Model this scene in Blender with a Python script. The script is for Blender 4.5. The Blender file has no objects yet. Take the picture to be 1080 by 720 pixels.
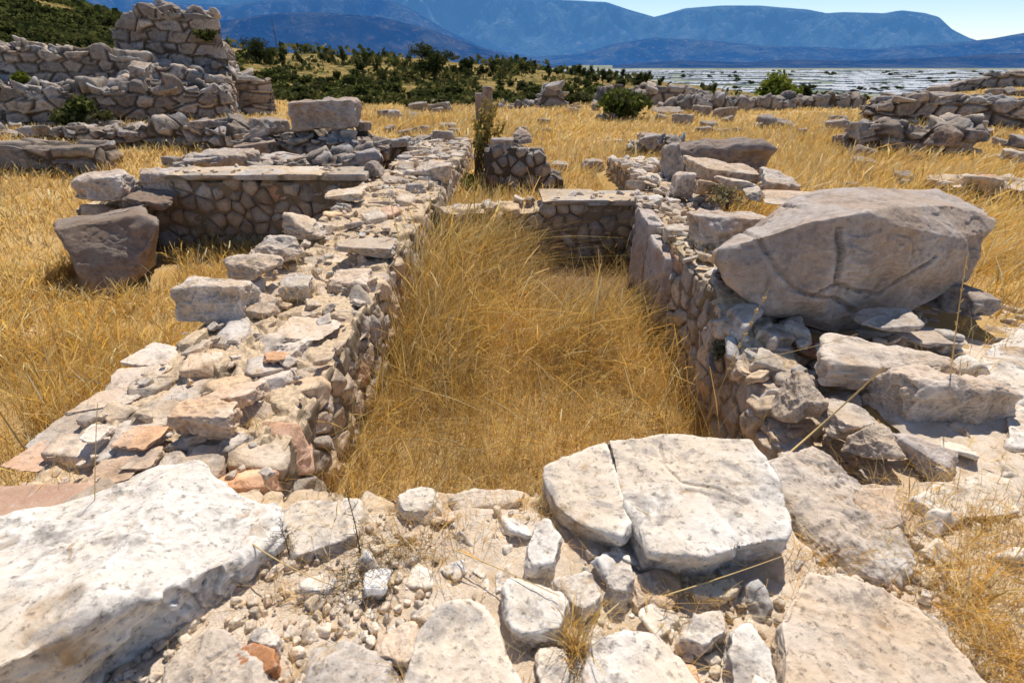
import bpy, bmesh, math, random
import numpy as np
from mathutils import Vector, Matrix

SC = bpy.context.scene
COL = SC.collection
RNG = np.random.default_rng(11)
random.seed(11)

# ------------------------------------------------------------------ camera model
FPX, PW, PH = 540.0, 1080.0, 720.0
PITCH = math.atan(300.0 / FPX)
CP, SP = math.cos(PITCH), math.sin(PITCH)
CAMZ = 1.6

def ray(px, py):
    u = (px - PW / 2) / FPX
    v = (PH / 2 - py) / FPX
    return u, CP + v * SP, -SP + v * CP

def G(px, py, z):                      # point of the photograph lying at height z
    a, b, c = ray(px, py)
    t = (z - CAMZ) / c
    return np.array([a * t, b * t, z])

def D(px, py, y):                      # point of the photograph lying at distance y
    a, b, c = ray(px, py)
    t = y / b
    return np.array([a * t, y, CAMZ + c * t])

def project(P):
    P = np.asarray(P, float)
    x, y, z = P[..., 0], P[..., 1], P[..., 2] - CAMZ
    f = y * CP - z * SP
    up = y * SP + z * CP
    f = np.where(f < 1e-3, 1e-3, f)
    return PW / 2 + FPX * x / f, PH / 2 - FPX * up / f

# ------------------------------------------------------------------ noise
def _hash(ix, iy, iz, seed):
    h = (ix.astype(np.int64) * 374761393 + iy.astype(np.int64) * 668265263 +
         iz.astype(np.int64) * 2147483647 + seed * 1274126177) & 0xFFFFFFFF
    h = (h ^ (h >> 13)) * 1274126177 & 0xFFFFFFFF
    h = (h ^ (h >> 16)) * 2246822519 & 0xFFFFFFFF
    h = h ^ (h >> 15)
    return h.astype(np.float64) / 4294967295.0

def vnoise(P, seed=0):
    F = np.floor(P)
    f = P - F
    I = F.astype(np.int64)
    w = f * f * f * (f * (f * 6 - 15) + 10)
    r = 0.0
    for dx in (0, 1):
        wx = w[:, 0] if dx else 1 - w[:, 0]
        for dy in (0, 1):
            wy = w[:, 1] if dy else 1 - w[:, 1]
            for dz in (0, 1):
                wz = w[:, 2] if dz else 1 - w[:, 2]
                r = r + wx * wy * wz * _hash(I[:, 0] + dx, I[:, 1] + dy, I[:, 2] + dz, seed)
    return r * 2 - 1

_R = np.array([[0.36, 0.48, -0.8], [-0.8, 0.6, 0.0], [0.48, 0.64, 0.6]])
def fbm(P, octv=4, seed=0, gain=0.5, ridge=False):
    P = np.array(P, float)
    a, s, tot = 1.0, 0.0, 0.0
    for o in range(octv):
        n = vnoise(P, seed + o * 17)
        s = s + a * ((1 - 2 * np.abs(n)) if ridge else n)
        tot += a
        a *= gain
        P = P @ _R.T * 2.03 + 3.7
    return s / tot

def sstep(a, b, x):
    t = np.clip((x - a) / (b - a), 0, 1)
    return t * t * (3 - 2 * t)

def voronoi(Q, seed, jit=0.85):
    I = np.floor(Q).astype(np.int64)
    n = len(Q)
    f1 = np.full(n, 9.0); f2 = np.full(n, 9.0)
    ids = np.zeros((n, 3), np.int64); off = np.zeros((n, 3))
    for dx in (-1, 0, 1):
        for dy in (-1, 0, 1):
            for dz in (-1, 0, 1):
                cx, cy, cz = I[:, 0] + dx, I[:, 1] + dy, I[:, 2] + dz
                s = np.stack([cx + .5 + jit * (_hash(cx, cy, cz, seed) - .5),
                              cy + .5 + jit * (_hash(cx, cy, cz, seed + 1) - .5),
                              cz + .5 + jit * (_hash(cx, cy, cz, seed + 2) - .5)], 1)
                d = np.sqrt(((Q - s) ** 2).sum(1))
                m = d < f1
                f2 = np.where(m, f1, np.minimum(f2, d))
                f1 = np.where(m, d, f1)
                ids[m] = np.stack([cx, cy, cz], 1)[m]
                off[m] = (Q - s)[m]
    return f1, f2, ids, off

def scallop(P, seed, warp=.35):
    """conchoidal breaks: shallow hollows meeting in crisp ridges"""
    P = np.asarray(P, float)
    P = P + warp * np.stack([fbm(P * .8, 2, seed + 1), fbm(P * .8, 2, seed + 2), fbm(P * .8, 2, seed + 3)], 1)
    f1, f2, ids, off = voronoi(P, seed, .95)
    h = _hash(ids[:, 0], ids[:, 1], ids[:, 2], seed + 4)
    g = np.stack([_hash(ids[:, 0], ids[:, 1], ids[:, 2], seed + 5), _hash(ids[:, 0], ids[:, 1], ids[:, 2], seed + 6), _hash(ids[:, 0], ids[:, 1], ids[:, 2], seed + 7)], 1) - .5
    return f1 * f1 * 1.2 + (off * g).sum(1) * .5 * sstep(0, .12, f2 - f1) + .18 * (h - .5) * sstep(0, .10, f2 - f1) - .35

# ------------------------------------------------------------------ mesh helpers
def normals(V, T):
    n = np.zeros_like(V)
    fn = np.cross(V[T[:, 1]] - V[T[:, 0]], V[T[:, 2]] - V[T[:, 0]])
    for k in range(3):
        for c in range(3):
            n[:, c] += np.bincount(T[:, k], fn[:, c], len(V))
    return n / np.maximum(np.linalg.norm(n, axis=1, keepdims=True), 1e-12)

def mesh(name, V, T, tint=None, smooth=True, mats=(), attr2=None):
    me = bpy.data.meshes.new(name)
    V = np.asarray(V, np.float32); T = np.asarray(T, np.int32)
    me.vertices.add(len(V)); me.vertices.foreach_set('co', V.ravel())
    me.loops.add(T.size); me.loops.foreach_set('vertex_index', T.ravel())
    me.polygons.add(len(T))
    k = T.shape[1]
    me.polygons.foreach_set('loop_start', np.arange(0, T.size, k, dtype=np.int32))
    me.polygons.foreach_set('use_smooth', np.full(len(T), smooth))
    for m in mats: me.materials.append(m)
    me.update(calc_edges=True)
    if tint is not None:
        a = me.attributes.new('tint', 'FLOAT_COLOR', 'POINT')
        t = np.ones((len(V), 4), np.float32); tint = np.asarray(tint)
        t[:, :tint.shape[-1]] = tint
        a.data.foreach_set('color', t.ravel())
    me.validate()
    return me

def tag(o, label=None, cat=None, group=None, kind=None):
    if label: o['label'] = label
    if cat: o['category'] = cat
    if group: o['group'] = group
    if kind: o['kind'] = kind
    return o

def link(name, me, parent=None, loc=None):
    o = bpy.data.objects.new(name, me); COL.objects.link(o)
    if parent is not None: o.parent = parent
    if loc is not None: o.location = loc
    return o

def empty(name, loc):
    o = bpy.data.objects.new(name, None); COL.objects.link(o); o.location = loc
    o.empty_display_size = .2
    return o

class MB:
    def __init__(s): s.V = []; s.T = []; s.C = []; s.n = 0
    def add(s, V, T, C=(1, 1, 1, 1)):
        V = np.asarray(V, float); C = np.asarray(C, float)
        if C.ndim == 1: C = np.tile(C, (len(V), 1))
        if C.shape[1] == 3: C = np.hstack([C, np.ones((len(C), 1))])
        s.V.append(V); s.T.append(np.asarray(T) + s.n); s.C.append(C); s.n += len(V)
    def arrays(s): return np.vstack(s.V), np.vstack(s.T), np.vstack(s.C)
    def build(s, name, mat, parent=None, loc=(0, 0, 0), smooth=True):
        V, T, C = s.arrays()
        return link(name, mesh(name, V - np.asarray(loc), T, C, smooth, (mat,)), parent, None if parent else loc)

_ICO = {}
def ico(sub):
    if sub not in _ICO:
        bm = bmesh.new(); bmesh.ops.create_icosphere(bm, subdivisions=sub, radius=1.0)
        V = np.array([v.co[:] for v in bm.verts]); T = np.array([[v.index for v in f.verts] for f in bm.faces])
        bm.free(); _ICO[sub] = (V / np.linalg.norm(V, axis=1, keepdims=True), T)
    return _ICO[sub]

def hull_planes(P):
    bm = bmesh.new()
    for p in P: bm.verts.new(p)
    r = bmesh.ops.convex_hull(bm, input=bm.verts[:])
    bm.normal_update()
    out = []
    c = np.mean(P, axis=0)
    for f in bm.faces:
        if f.calc_area() < 1e-7: continue
        n = np.array(f.normal[:]); d = float(n @ (np.array(f.verts[0].co[:]) - c))
        if d < 0: n, d = -n, -d
        for q in out:
            if q[0] @ n > .99:
                q[1] = max(q[1], d); break
        else: out.append([n, max(d, 1e-3)])
    bm.free()
    return c, np.array([q[0] for q in out]), np.array([q[1] for q in out])

def rock_surface(N, Dd, axes, sub, seed, sharp=14, rough=1.0, pits=0.0, chips=0, flake=1.0):
    """planes -> rounded polyhedron -> weathered stone (centred on 0)"""
    U, T = ico(sub)
    rg = np.random.default_rng(seed)
    axes = np.asarray(axes, float)
    size = float(np.prod(axes) ** (1 / 3))
    P = U * axes
    def shape():
        k = np.maximum(P @ N.T, 0) / Dd
        return P * ((k ** sharp).sum(1) ** (-1.0 / sharp))[:, None]
    V = shape()
    for _ in range(chips):            # knocked-off corners and edges
        n = rg.normal(size=3) / axes ** .6; n /= np.linalg.norm(n)
        N = np.vstack([N, n]); Dd = np.append(Dd, (V @ n).max() * rg.uniform(.74, .95))
    if chips: V = shape()
    o = rg.uniform(-50, 50, 3)
    n0 = normals(V, T)
    d = .08 * fbm(V / size * 1.0 + o, 3, seed)
    d += .13 * scallop(V / size * 1.25 + o, seed + 9)
    if sub >= 5:
        msk = sstep(-.3, .3, fbm(V / size * 1.3 + o + 5, 2, seed + 8))
        d += .055 * msk * scallop(V / size * 3.6 + o, seed + 19)
        if sub >= 6: d += .020 * (1.2 - msk) * scallop(V / size * np.array([8.0, 8.0, 11.0]) + o, seed + 29)
        # layered breaks: terraces of flaked stone
        fl = 5.5 * fbm(V / size * np.array([1.5, 1.5, 2.2]) + o + 9, 4, seed + 41)
        fr = fl - np.floor(fl)
        d += .026 * flake * (np.floor(fl) + sstep(.90, 1.0, fr)) * sstep(-.25, .25, fbm(V / size * 1.7 + o + 3, 2, seed + 43))
    d = d * (1 + .9 * (1 - np.abs(n0[:, 2])))          # broken sides, flatter beds
    if pits > 0 and sub >= 6:
        q = V * 26 + o
        m = fbm(V * 3 + o, 2, seed + 3)
        f1, f2, ids, off = voronoi(q, seed + 77)
        d -= pits * sstep(.45, .1, f1) * sstep(-.05, .4, m) / size
    V = V + n0 * (d * size * rough)[:, None]
    if sub >= 5:
        h = .018 * size if size < .25 else .003 + .005 * size
        V = V + normals(V, T) * (h * rough * fbm(V * (14 if sub < 7 else 20) + o, 5, seed + 21, gain=.62))[:, None]
    return V, T
# ------------------------------------------------------------------ materials
class NT:
    def __init__(s, name):
        s.m = bpy.data.materials.new(name); s.m.use_nodes = True
        s.t = s.m.node_tree; s.t.nodes.clear()
        s.out = s.n('ShaderNodeOutputMaterial')
    def n(s, typ, ins=None, **kw):
        nd = s.t.nodes.new(typ)
        for k, v in kw.items(): setattr(nd, k, v)
        for k, v in (ins or {}).items():
            if hasattr(v, 'links') and hasattr(v, 'node'): s.t.links.new(v, nd.inputs[k])
            else: nd.inputs[k].default_value = v
        return nd
    def noise(s, vec, scale, detail=5, rough=.55, lac=2.0, dist=0.0):
        return s.n('ShaderNodeTexNoise', {'Vector': vec, 'Scale': scale, 'Detail': detail, 'Roughness': rough, 'Lacunarity': lac, 'Distortion': dist}).outputs['Fac']
    def ramp(s, fac, a, b):
        return s.n('ShaderNodeMapRange', {'Value': fac, 'From Min': a, 'From Max': b}, interpolation_type='SMOOTHSTEP').outputs[0]
    def math(s, op, a, b=0.0, c=None):
        ins = {0: a, 1: b}
        if c is not None: ins[2] = c
        return s.n('ShaderNodeMath', ins, operation=op).outputs[0]
    def mix(s, fac, a, b, bt='MIX'):
        def col(v): return v if hasattr(v, 'node') else (*v, 1.0)
        nd = s.n('ShaderNodeMix', data_type='RGBA', blend_type=bt)
        for i, v in ((0, fac), (6, col(a)), (7, col(b))):
            if hasattr(v, 'node'): s.t.links.new(v, nd.inputs[i])
            else: nd.inputs[i].default_value = v
        return nd.outputs[2]
    def bump(s, h, dist, strength=1.0, normal=None):
        ins = {'Height': h, 'Distance': dist, 'Strength': strength}
        if normal is not None: ins['Normal'] = normal
        return s.n('ShaderNodeBump', ins).outputs['Normal']
    def surf(s, col, rough=.9, normal=None, spec=.2):
        ins = {'Base Color': col if hasattr(col, 'node') else (*col, 1), 'Roughness': rough, 'Specular IOR Level': spec}
        if normal is not None: ins['Normal'] = normal
        b = s.n('ShaderNodeBsdfPrincipled', ins)
        s.t.links.new(b.outputs[0], s.out.inputs[0])
        return s.m

def stone_mat(name, light, warm, dark, lichen=.5, ochre=.35, joint=(.2, .13, .075), scale=1.0, crack=.10):
    t = NT(name)
    tc = t.n('ShaderNodeTexCoord').outputs['Object']
    rnd = t.n('ShaderNodeObjectInfo').outputs['Random']
    off = t.n('ShaderNodeCombineXYZ', {0: t.math('MULTIPLY', rnd, 37.0), 1: t.math('MULTIPLY', rnd, 91.0), 2: 0.0}).outputs[0]
    v = t.n('ShaderNodeVectorMath', {0: tc, 1: off}, operation='ADD').outputs[0]
    at = t.n('ShaderNodeAttribute', attribute_name='tint')
    big = t.noise(v, 2.2 * scale, 4, .6)
    mid = t.noise(v, 7.0 * scale, 5, .66, dist=.4)
    fine = t.noise(v, 34.0 * scale, 6, .72)
    col = t.mix(t.ramp(big, .38, .62), light, warm)
    col = t.mix(t.math('MULTIPLY', t.ramp(t.noise(v, 3.4 * scale, 5, .7, dist=.6), .56, .68), ochre), col, (.46, .27, .10))
    col = t.mix(t.math('MULTIPLY', t.ramp(mid, .50, .68), lichen), col, dark)
    col = t.mix(t.math('MULTIPLY', t.ramp(fine, .53, .66), .8 * lichen), col, (.13, .11, .095))
    col = t.mix(t.math('MULTIPLY', t.ramp(fine, .46, .30), .5), col, (.78, .74, .68))
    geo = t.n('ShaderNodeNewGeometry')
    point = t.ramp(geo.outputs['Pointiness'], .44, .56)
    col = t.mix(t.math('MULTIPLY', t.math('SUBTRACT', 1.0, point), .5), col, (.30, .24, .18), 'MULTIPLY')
    col = t.mix(1.0, col, at.outputs['Color'], 'MULTIPLY')
    jm = t.math('SUBTRACT', 1.0, at.outputs['Alpha'])
    nz = t.n('ShaderNodeSeparateXYZ', {0: t.n('ShaderNodeNewGeometry').outputs['True Normal']}).outputs[2]
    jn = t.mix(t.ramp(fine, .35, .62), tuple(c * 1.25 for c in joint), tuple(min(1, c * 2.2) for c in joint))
    jn = t.mix(t.ramp(nz, .45, .85), tuple(c * .72 for c in joint), jn)  # joints on upright faces coloured darker, shade painted into the mortar
    col = t.mix(jm, col, jn)
    # fissures
    vw = t.n('ShaderNodeVectorMath', {0: v, 1: t.n('ShaderNodeTexNoise', {'Vector': v, 'Scale': 3.0, 'Detail': 4.0}).outputs['Color']}, operation='ADD').outputs[0]
    cr = t.n('ShaderNodeTexVoronoi', {'Vector': vw, 'Scale': 2.6 * scale}, feature='DISTANCE_TO_EDGE').outputs['Distance']
    crm = t.math('MULTIPLY', t.ramp(cr, .012, .0), t.ramp(t.noise(v, 1.7, 2), .48, .60))
    col = t.mix(t.math('MULTIPLY', crm, crack), col, (.07, .055, .045))
    h = t.math('ADD', t.math('MULTIPLY', mid, .7), t.math('MULTIPLY', fine, .38))
    h = t.math('SUBTRACT', h, t.math('MULTIPLY', crm, crack * .5))
    pit = t.n('ShaderNodeTexVoronoi', {'Vector': v, 'Scale': 46.0 * scale}).outputs['Distance']
    h = t.math('ADD', h, t.math('MULTIPLY', t.ramp(pit, .0, .3), .12))
    return t.surf(col, .95, t.bump(h, .017 / scale, 1.0), .12)

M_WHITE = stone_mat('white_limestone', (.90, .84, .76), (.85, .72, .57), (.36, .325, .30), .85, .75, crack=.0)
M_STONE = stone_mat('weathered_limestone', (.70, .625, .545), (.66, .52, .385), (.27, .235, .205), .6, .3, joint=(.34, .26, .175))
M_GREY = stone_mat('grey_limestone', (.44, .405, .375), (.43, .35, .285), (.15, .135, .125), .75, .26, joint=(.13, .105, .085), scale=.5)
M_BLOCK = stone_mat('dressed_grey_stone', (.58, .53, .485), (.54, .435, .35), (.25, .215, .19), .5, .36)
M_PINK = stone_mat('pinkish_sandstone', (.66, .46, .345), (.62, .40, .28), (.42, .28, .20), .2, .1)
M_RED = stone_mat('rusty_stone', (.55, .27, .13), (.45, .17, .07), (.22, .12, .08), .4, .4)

def earth_mat():
    t = NT('stony_earth')
    v = t.n('ShaderNodeTexCoord').outputs['Object']
    a = t.noise(v, 5, 8, .65); b = t.noise(v, 60, 6, .7); c = t.noise(v, 240, 3, .6)
    col = t.mix(t.ramp(a, .35, .65), (.70, .55, .40), (.84, .72, .59))
    col = t.mix(t.math('MULTIPLY', t.ramp(b, .52, .66), .7), col, (.90, .82, .72))
    col = t.mix(t.math('MULTIPLY', t.ramp(c, .58, .72), .5), col, (.34, .22, .12))
    col = t.mix(t.math('MULTIPLY', t.ramp(t.noise(v, 14, 5), .55, .7), .5), col, (.46, .29, .09))
    h = t.math('ADD', t.math('MULTIPLY', b, .7), t.math('MULTIPLY', c, .35))
    return t.surf(col, 1.0, t.bump(h, .010, 1.0), .05)
M_EARTH = earth_mat()

def ground_mat():
    t = NT('ground_cover')
    pos = t.n('ShaderNodeNewGeometry').outputs['Position']
    sep = t.n('ShaderNodeSeparateXYZ', {0: pos})
    a = t.noise(pos, 1.3, 7, .6); b = t.noise(pos, 22, 6, .7); c = t.noise(pos, 90, 4, .6)
    straw = t.mix(t.ramp(a, .35, .65), (.46, .29, .11), (.58, .41, .20))
    straw = t.mix(t.math('MULTIPLY', t.ramp(b, .52, .68), .5), straw, (.34, .20, .07))
    straw = t.mix(t.math('MULTIPLY', t.ramp(c, .55, .7), .5), straw, (.60, .44, .2))
    # trampled brown litter at the far end of the room
    dd = t.n('ShaderNodeVectorMath', {0: pos, 1: (.75, 5.35, -.65)}, operation='DISTANCE').outputs['Value']
    straw = t.mix(t.ramp(t.math('ADD', dd, t.math('MULTIPLY', a, .5)), 1.25, .85), straw, t.mix(t.ramp(b, .4, .6), (.23, .155, .085), (.44, .32, .20)))
    # scrubby slopes beyond the plateau
    l = t.noise(pos, .05, 6, .6); l2 = t.noise(pos, .35, 7, .7)
    scrub = t.mix(t.ramp(l2, .40, .60), (.11, .095, .03), (.36, .245, .09))
    scrub = t.mix(t.math('MULTIPLY', t.ramp(l, .52, .64), .8), scrub, (.46, .32, .12))
    scrub = t.mix(t.math('MULTIPLY', t.ramp(t.noise(pos, 1.1, 6, .7), .50, .62), .7), scrub, (.065, .085, .02))
    # valley plain: fields
    pv = t.n('ShaderNodeTexVoronoi', {'Vector': pos, 'Scale': .006}).outputs['Color']
    ps = t.n('ShaderNodeSeparateColor', {0: pv}).outputs[0]
    plain = t.mix(ps, (.15, .19, .16), (.32, .33, .26))
    plain = t.mix(t.math('MULTIPLY', t.ramp(t.noise(pos, .02, 6, .7), .52, .66), .5), plain, (.07, .11, .09))
    col = t.mix(t.ramp(sep.outputs[1], 27, 42), straw, scrub)
    col = t.mix(t.ramp(sep.outputs[2], -40, -90), col, plain)
    h = t.math('ADD', t.math('MULTIPLY', b, .6), t.math('MULTIPLY', c, .4))
    return t.surf(col, 1.0, t.bump(h, .02, .6), .03)
M_GROUND = ground_mat()

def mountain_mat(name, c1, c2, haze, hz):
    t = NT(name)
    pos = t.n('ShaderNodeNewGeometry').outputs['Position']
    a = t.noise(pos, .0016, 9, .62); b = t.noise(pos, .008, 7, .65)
    col = t.mix(t.ramp(a, .40, .62), c1, c2)  # blue of the distant haze is painted into these base colours
    col = t.mix(t.math('MULTIPLY', t.ramp(b, .54, .68), .55), col, (c2[0] * 3.0, c2[1] * 1.9, c2[2] * 1.3))  # paler patches painted in for the lit relief of the ridges
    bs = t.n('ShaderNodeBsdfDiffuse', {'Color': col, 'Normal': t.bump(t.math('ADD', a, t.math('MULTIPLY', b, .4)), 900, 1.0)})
    em = t.n('ShaderNodeEmission', {'Color': (*haze, 1), 'Strength': 1.0})     # aerial haze painted on as an even glow of the slopes
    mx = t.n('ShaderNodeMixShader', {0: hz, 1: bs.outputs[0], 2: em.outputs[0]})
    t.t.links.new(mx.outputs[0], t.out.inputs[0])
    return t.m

def leaf_mat(name, trans=.35, up=1.0):
    t = NT(name)
    at = t.n('ShaderNodeAttribute', attribute_name='tint').outputs['Color']
    nn = t.n('ShaderNodeVectorMath', {0: t.n('ShaderNodeNewGeometry').outputs['Normal'], 1: (up, up, up)}, operation='MULTIPLY').outputs[0]
    nn = t.n('ShaderNodeVectorMath', {0: nn, 1: (0, 0, 1)}, operation='ADD').outputs[0]
    nn = t.n('ShaderNodeVectorMath', {0: nn}, operation='NORMALIZE').outputs[0]
    d = t.n('ShaderNodeBsdfDiffuse', {'Color': at, 'Roughness': .5, 'Normal': nn})      # shading normal pulled upward to brighten blades and leaves
    tr = t.n('ShaderNodeBsdfTranslucent', {'Color': at})
    mx = t.n('ShaderNodeMixShader', {0: trans, 1: d.outputs[0], 2: tr.outputs[0]})
    t.t.links.new(mx.outputs[0], t.out.inputs[0])
    return t.m
M_GRASS = leaf_mat('dry_grass_blade', .42, .4)
M_LEAF = leaf_mat('green_leaf', .2, .7)
def plain_mat(name, col, rough=.8):
    t = NT(name)
    v = t.n('ShaderNodeTexCoord').outputs['Object']
    c = t.mix(t.ramp(t.noise(v, 3, 5), .35, .65), col, tuple(x * .75 for x in col))
    return t.surf(c, rough, None, .2)
M_BARK = plain_mat('bark', (.10, .075, .05))
M_PLASTIC = plain_mat('greenhouse_plastic', (.52, .55, .59), .6)
M_STEEL = plain_mat('galvanised_steel', (.16, .17, .19), .5)
# ------------------------------------------------------------------ terrain
def height(x, y):
    x = np.asarray(x, float); y = np.asarray(y, float)
    zl = -.85 + .33 * sstep(6, 15, y) + .12 * sstep(14, 24, y)
    zm = -.42 + 0 * x
    room = -.78 + .10 * fbm(np.stack([x * 1.2, y * 1.2, 0 * x], -1).reshape(-1, 3), 3, 5).reshape(x.shape)
    room = room + .12 * sstep(3.6, 5.2, y)
    zr = -.04 - .24 * sstep(2.6, 7, y) - .12 * sstep(8, 14, y)
    wl = sstep(-1.75, -1.45, x)
    north = sstep(6.35, 6.6, y)
    z = zl * (1 - wl) + wl * (room * (1 - north) + zm * north)
    wr = sstep(1.6, 2.0, x)
    z = z * (1 - wr) + zr * wr
    far = sstep(11, 15, y)
    z = z * (1 - far) + (-.42) * far
    Q = np.stack([x * .35, y * .35, 0 * x], -1).reshape(-1, 3)
    z = z + (.10 * fbm(Q, 4, 8)).reshape(x.shape) * sstep(2.2, 8, np.hypot(x, y))
    z = z - .35 * sstep(21, 30, y) * sstep(.1, .4, x / np.maximum(y, 1.0))
    z = z + 2.1 * np.exp(-((x - 34) ** 2 / 60 + (y - 37) ** 2 / 40))
    # slopes beyond the plateau
    az = x / np.maximum(y, 1.0)
    ye = np.interp(az, [-.6, -.1, .4], [25, 24, 31])
    zv = np.interp(az, [-1, -.62, -.42, -.3, 0, .3, .6, 1], [5, 2.2, -1.6, -3.4, -4.6, -6.5, -7, -5])
    zc = np.interp(az, [-1.0, -.83, -.66, -.56, -.46, -.30, -.13, .03, .26, .48, 1], [17, 15, 10, 6, 3.6, 1.6, .1, -1.9, -5.6, -11, -12])
    n1 = fbm(np.stack([x * .03, y * .03, 0 * x], -1).reshape(-1, 3), 4, 21).reshape(x.shape)
    z = z + (zv - z) * sstep(0, 1, (y - ye) / 36.0)
    k2 = sstep(62, 150, y)
    z = z + (zc - z) * k2
    z = z + n1 * 1.3 * sstep(40, 80, y) * (1 - sstep(170, 400, y))
    k3 = sstep(170, 900, y)
    z = z * (1 - k3) - 100.0 * k3
    # behind and to the far sides the site simply rolls on
    return z

def h1(x, y): return float(height(np.array([x]), np.array([y]))[0])

def build_ground():
    nth = 760
    # denser where the photograph looks
    th = np.concatenate([np.linspace(-60, 60, 560, endpoint=False), np.linspace(60, 300, nth - 560, endpoint=False)])
    r = np.concatenate([np.linspace(.15, 9, 150, endpoint=False), np.geomspace(9, 14000, 300)])
    th = np.radians(th)
    X = np.sin(th)[None, :] * r[:, None]; Y = np.cos(th)[None, :] * r[:, None]
    Z = height(X, Y)
    V = np.stack([X, Y, Z], -1).reshape(-1, 3)
    i, j = np.meshgrid(np.arange(len(r) - 1), np.arange(nth), indexing='ij')
    a = i * nth + j; b = i * nth + (j + 1) % nth
    T = np.stack([a, a + nth, b + nth, b], -1).reshape(-1, 4)
    V = np.vstack([V, [[0, 0, h1(0, 0)]]])
    o = link('ground', mesh('ground', V, T, None, True, (M_GROUND,)))
    tag(o, kind='structure')

def build_mountain(name, prof, R, depth, base, mat, seed, rough):
    px = np.array([p[0] for p in prof], float); pz = []
    az = []
    for x, y in prof:
        a, b, c = ray(x, y); az.append(a / b); pz.append(CAMZ + R * c / b)
    na, nd = 700, 90
    A = np.linspace(min(az) , max(az), na)
    Hh = np.interp(A, az, pz)
    Dp = np.linspace(-1, .6, nd)
    a, d = np.meshgrid(A, Dp, indexing='ij')
    Y = R + d * depth
    X = a * Y
    sh = np.where(d < 0, 1 - np.abs(d) ** .85, 1 - (d / .6) ** 2)
    P = np.stack([X / 1500, Y / 1500, 0 * X], -1).reshape(-1, 3)
    rn = fbm(P * 1.2, 6, seed, ridge=True).reshape(X.shape)
    rn2 = fbm(P * 4.0, 5, seed + 9, ridge=True).reshape(X.shape)
    env = np.clip(-d * 3.2, 0, 1) * np.clip((1 + d) * 5, 0, 1) + .035
    Z = base + (Hh[:, None] - base) * np.clip(sh + (rn * .50 + rn2 * .18) * env * rough, 0, 1.0 + np.minimum(d, 0) * (depth / R) * 1.05 - .012 * (d < -.02))
    Z = Z + rn2 * 3 * (d > -.15)
    V = np.stack([X, Y, Z], -1).reshape(-1, 3)
    i, j = np.meshgrid(np.arange(na - 1), np.arange(nd - 1), indexing='ij')
    q = i * nd + j
    T = np.stack([q, q + nd, q + nd + 1, q + 1], -1).reshape(-1, 4)
    tag(link('mountain', mesh('mountain', V, T, None, True, (mat,))), kind='structure')

def build_mountains():
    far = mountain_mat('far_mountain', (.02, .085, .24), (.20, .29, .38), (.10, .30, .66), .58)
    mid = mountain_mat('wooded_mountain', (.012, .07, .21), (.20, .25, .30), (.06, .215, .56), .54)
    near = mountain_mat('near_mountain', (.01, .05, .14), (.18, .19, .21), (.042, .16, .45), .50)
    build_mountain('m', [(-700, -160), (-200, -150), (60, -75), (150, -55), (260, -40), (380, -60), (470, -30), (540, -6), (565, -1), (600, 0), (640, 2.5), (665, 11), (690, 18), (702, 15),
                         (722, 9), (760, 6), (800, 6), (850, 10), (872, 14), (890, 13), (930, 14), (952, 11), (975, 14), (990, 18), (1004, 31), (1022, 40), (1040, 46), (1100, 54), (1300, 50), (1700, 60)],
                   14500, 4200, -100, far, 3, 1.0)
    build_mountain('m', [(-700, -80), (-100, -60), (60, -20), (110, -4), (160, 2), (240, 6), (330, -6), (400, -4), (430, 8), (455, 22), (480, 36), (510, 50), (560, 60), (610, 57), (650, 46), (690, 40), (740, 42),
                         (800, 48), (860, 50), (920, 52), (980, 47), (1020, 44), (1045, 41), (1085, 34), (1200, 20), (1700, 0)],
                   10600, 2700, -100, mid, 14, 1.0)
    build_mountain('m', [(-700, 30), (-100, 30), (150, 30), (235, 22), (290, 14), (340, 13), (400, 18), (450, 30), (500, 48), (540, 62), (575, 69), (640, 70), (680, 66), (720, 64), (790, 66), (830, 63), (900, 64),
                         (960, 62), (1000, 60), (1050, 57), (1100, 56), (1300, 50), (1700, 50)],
                   7600, 1700, -100, near, 25, .9)

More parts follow.
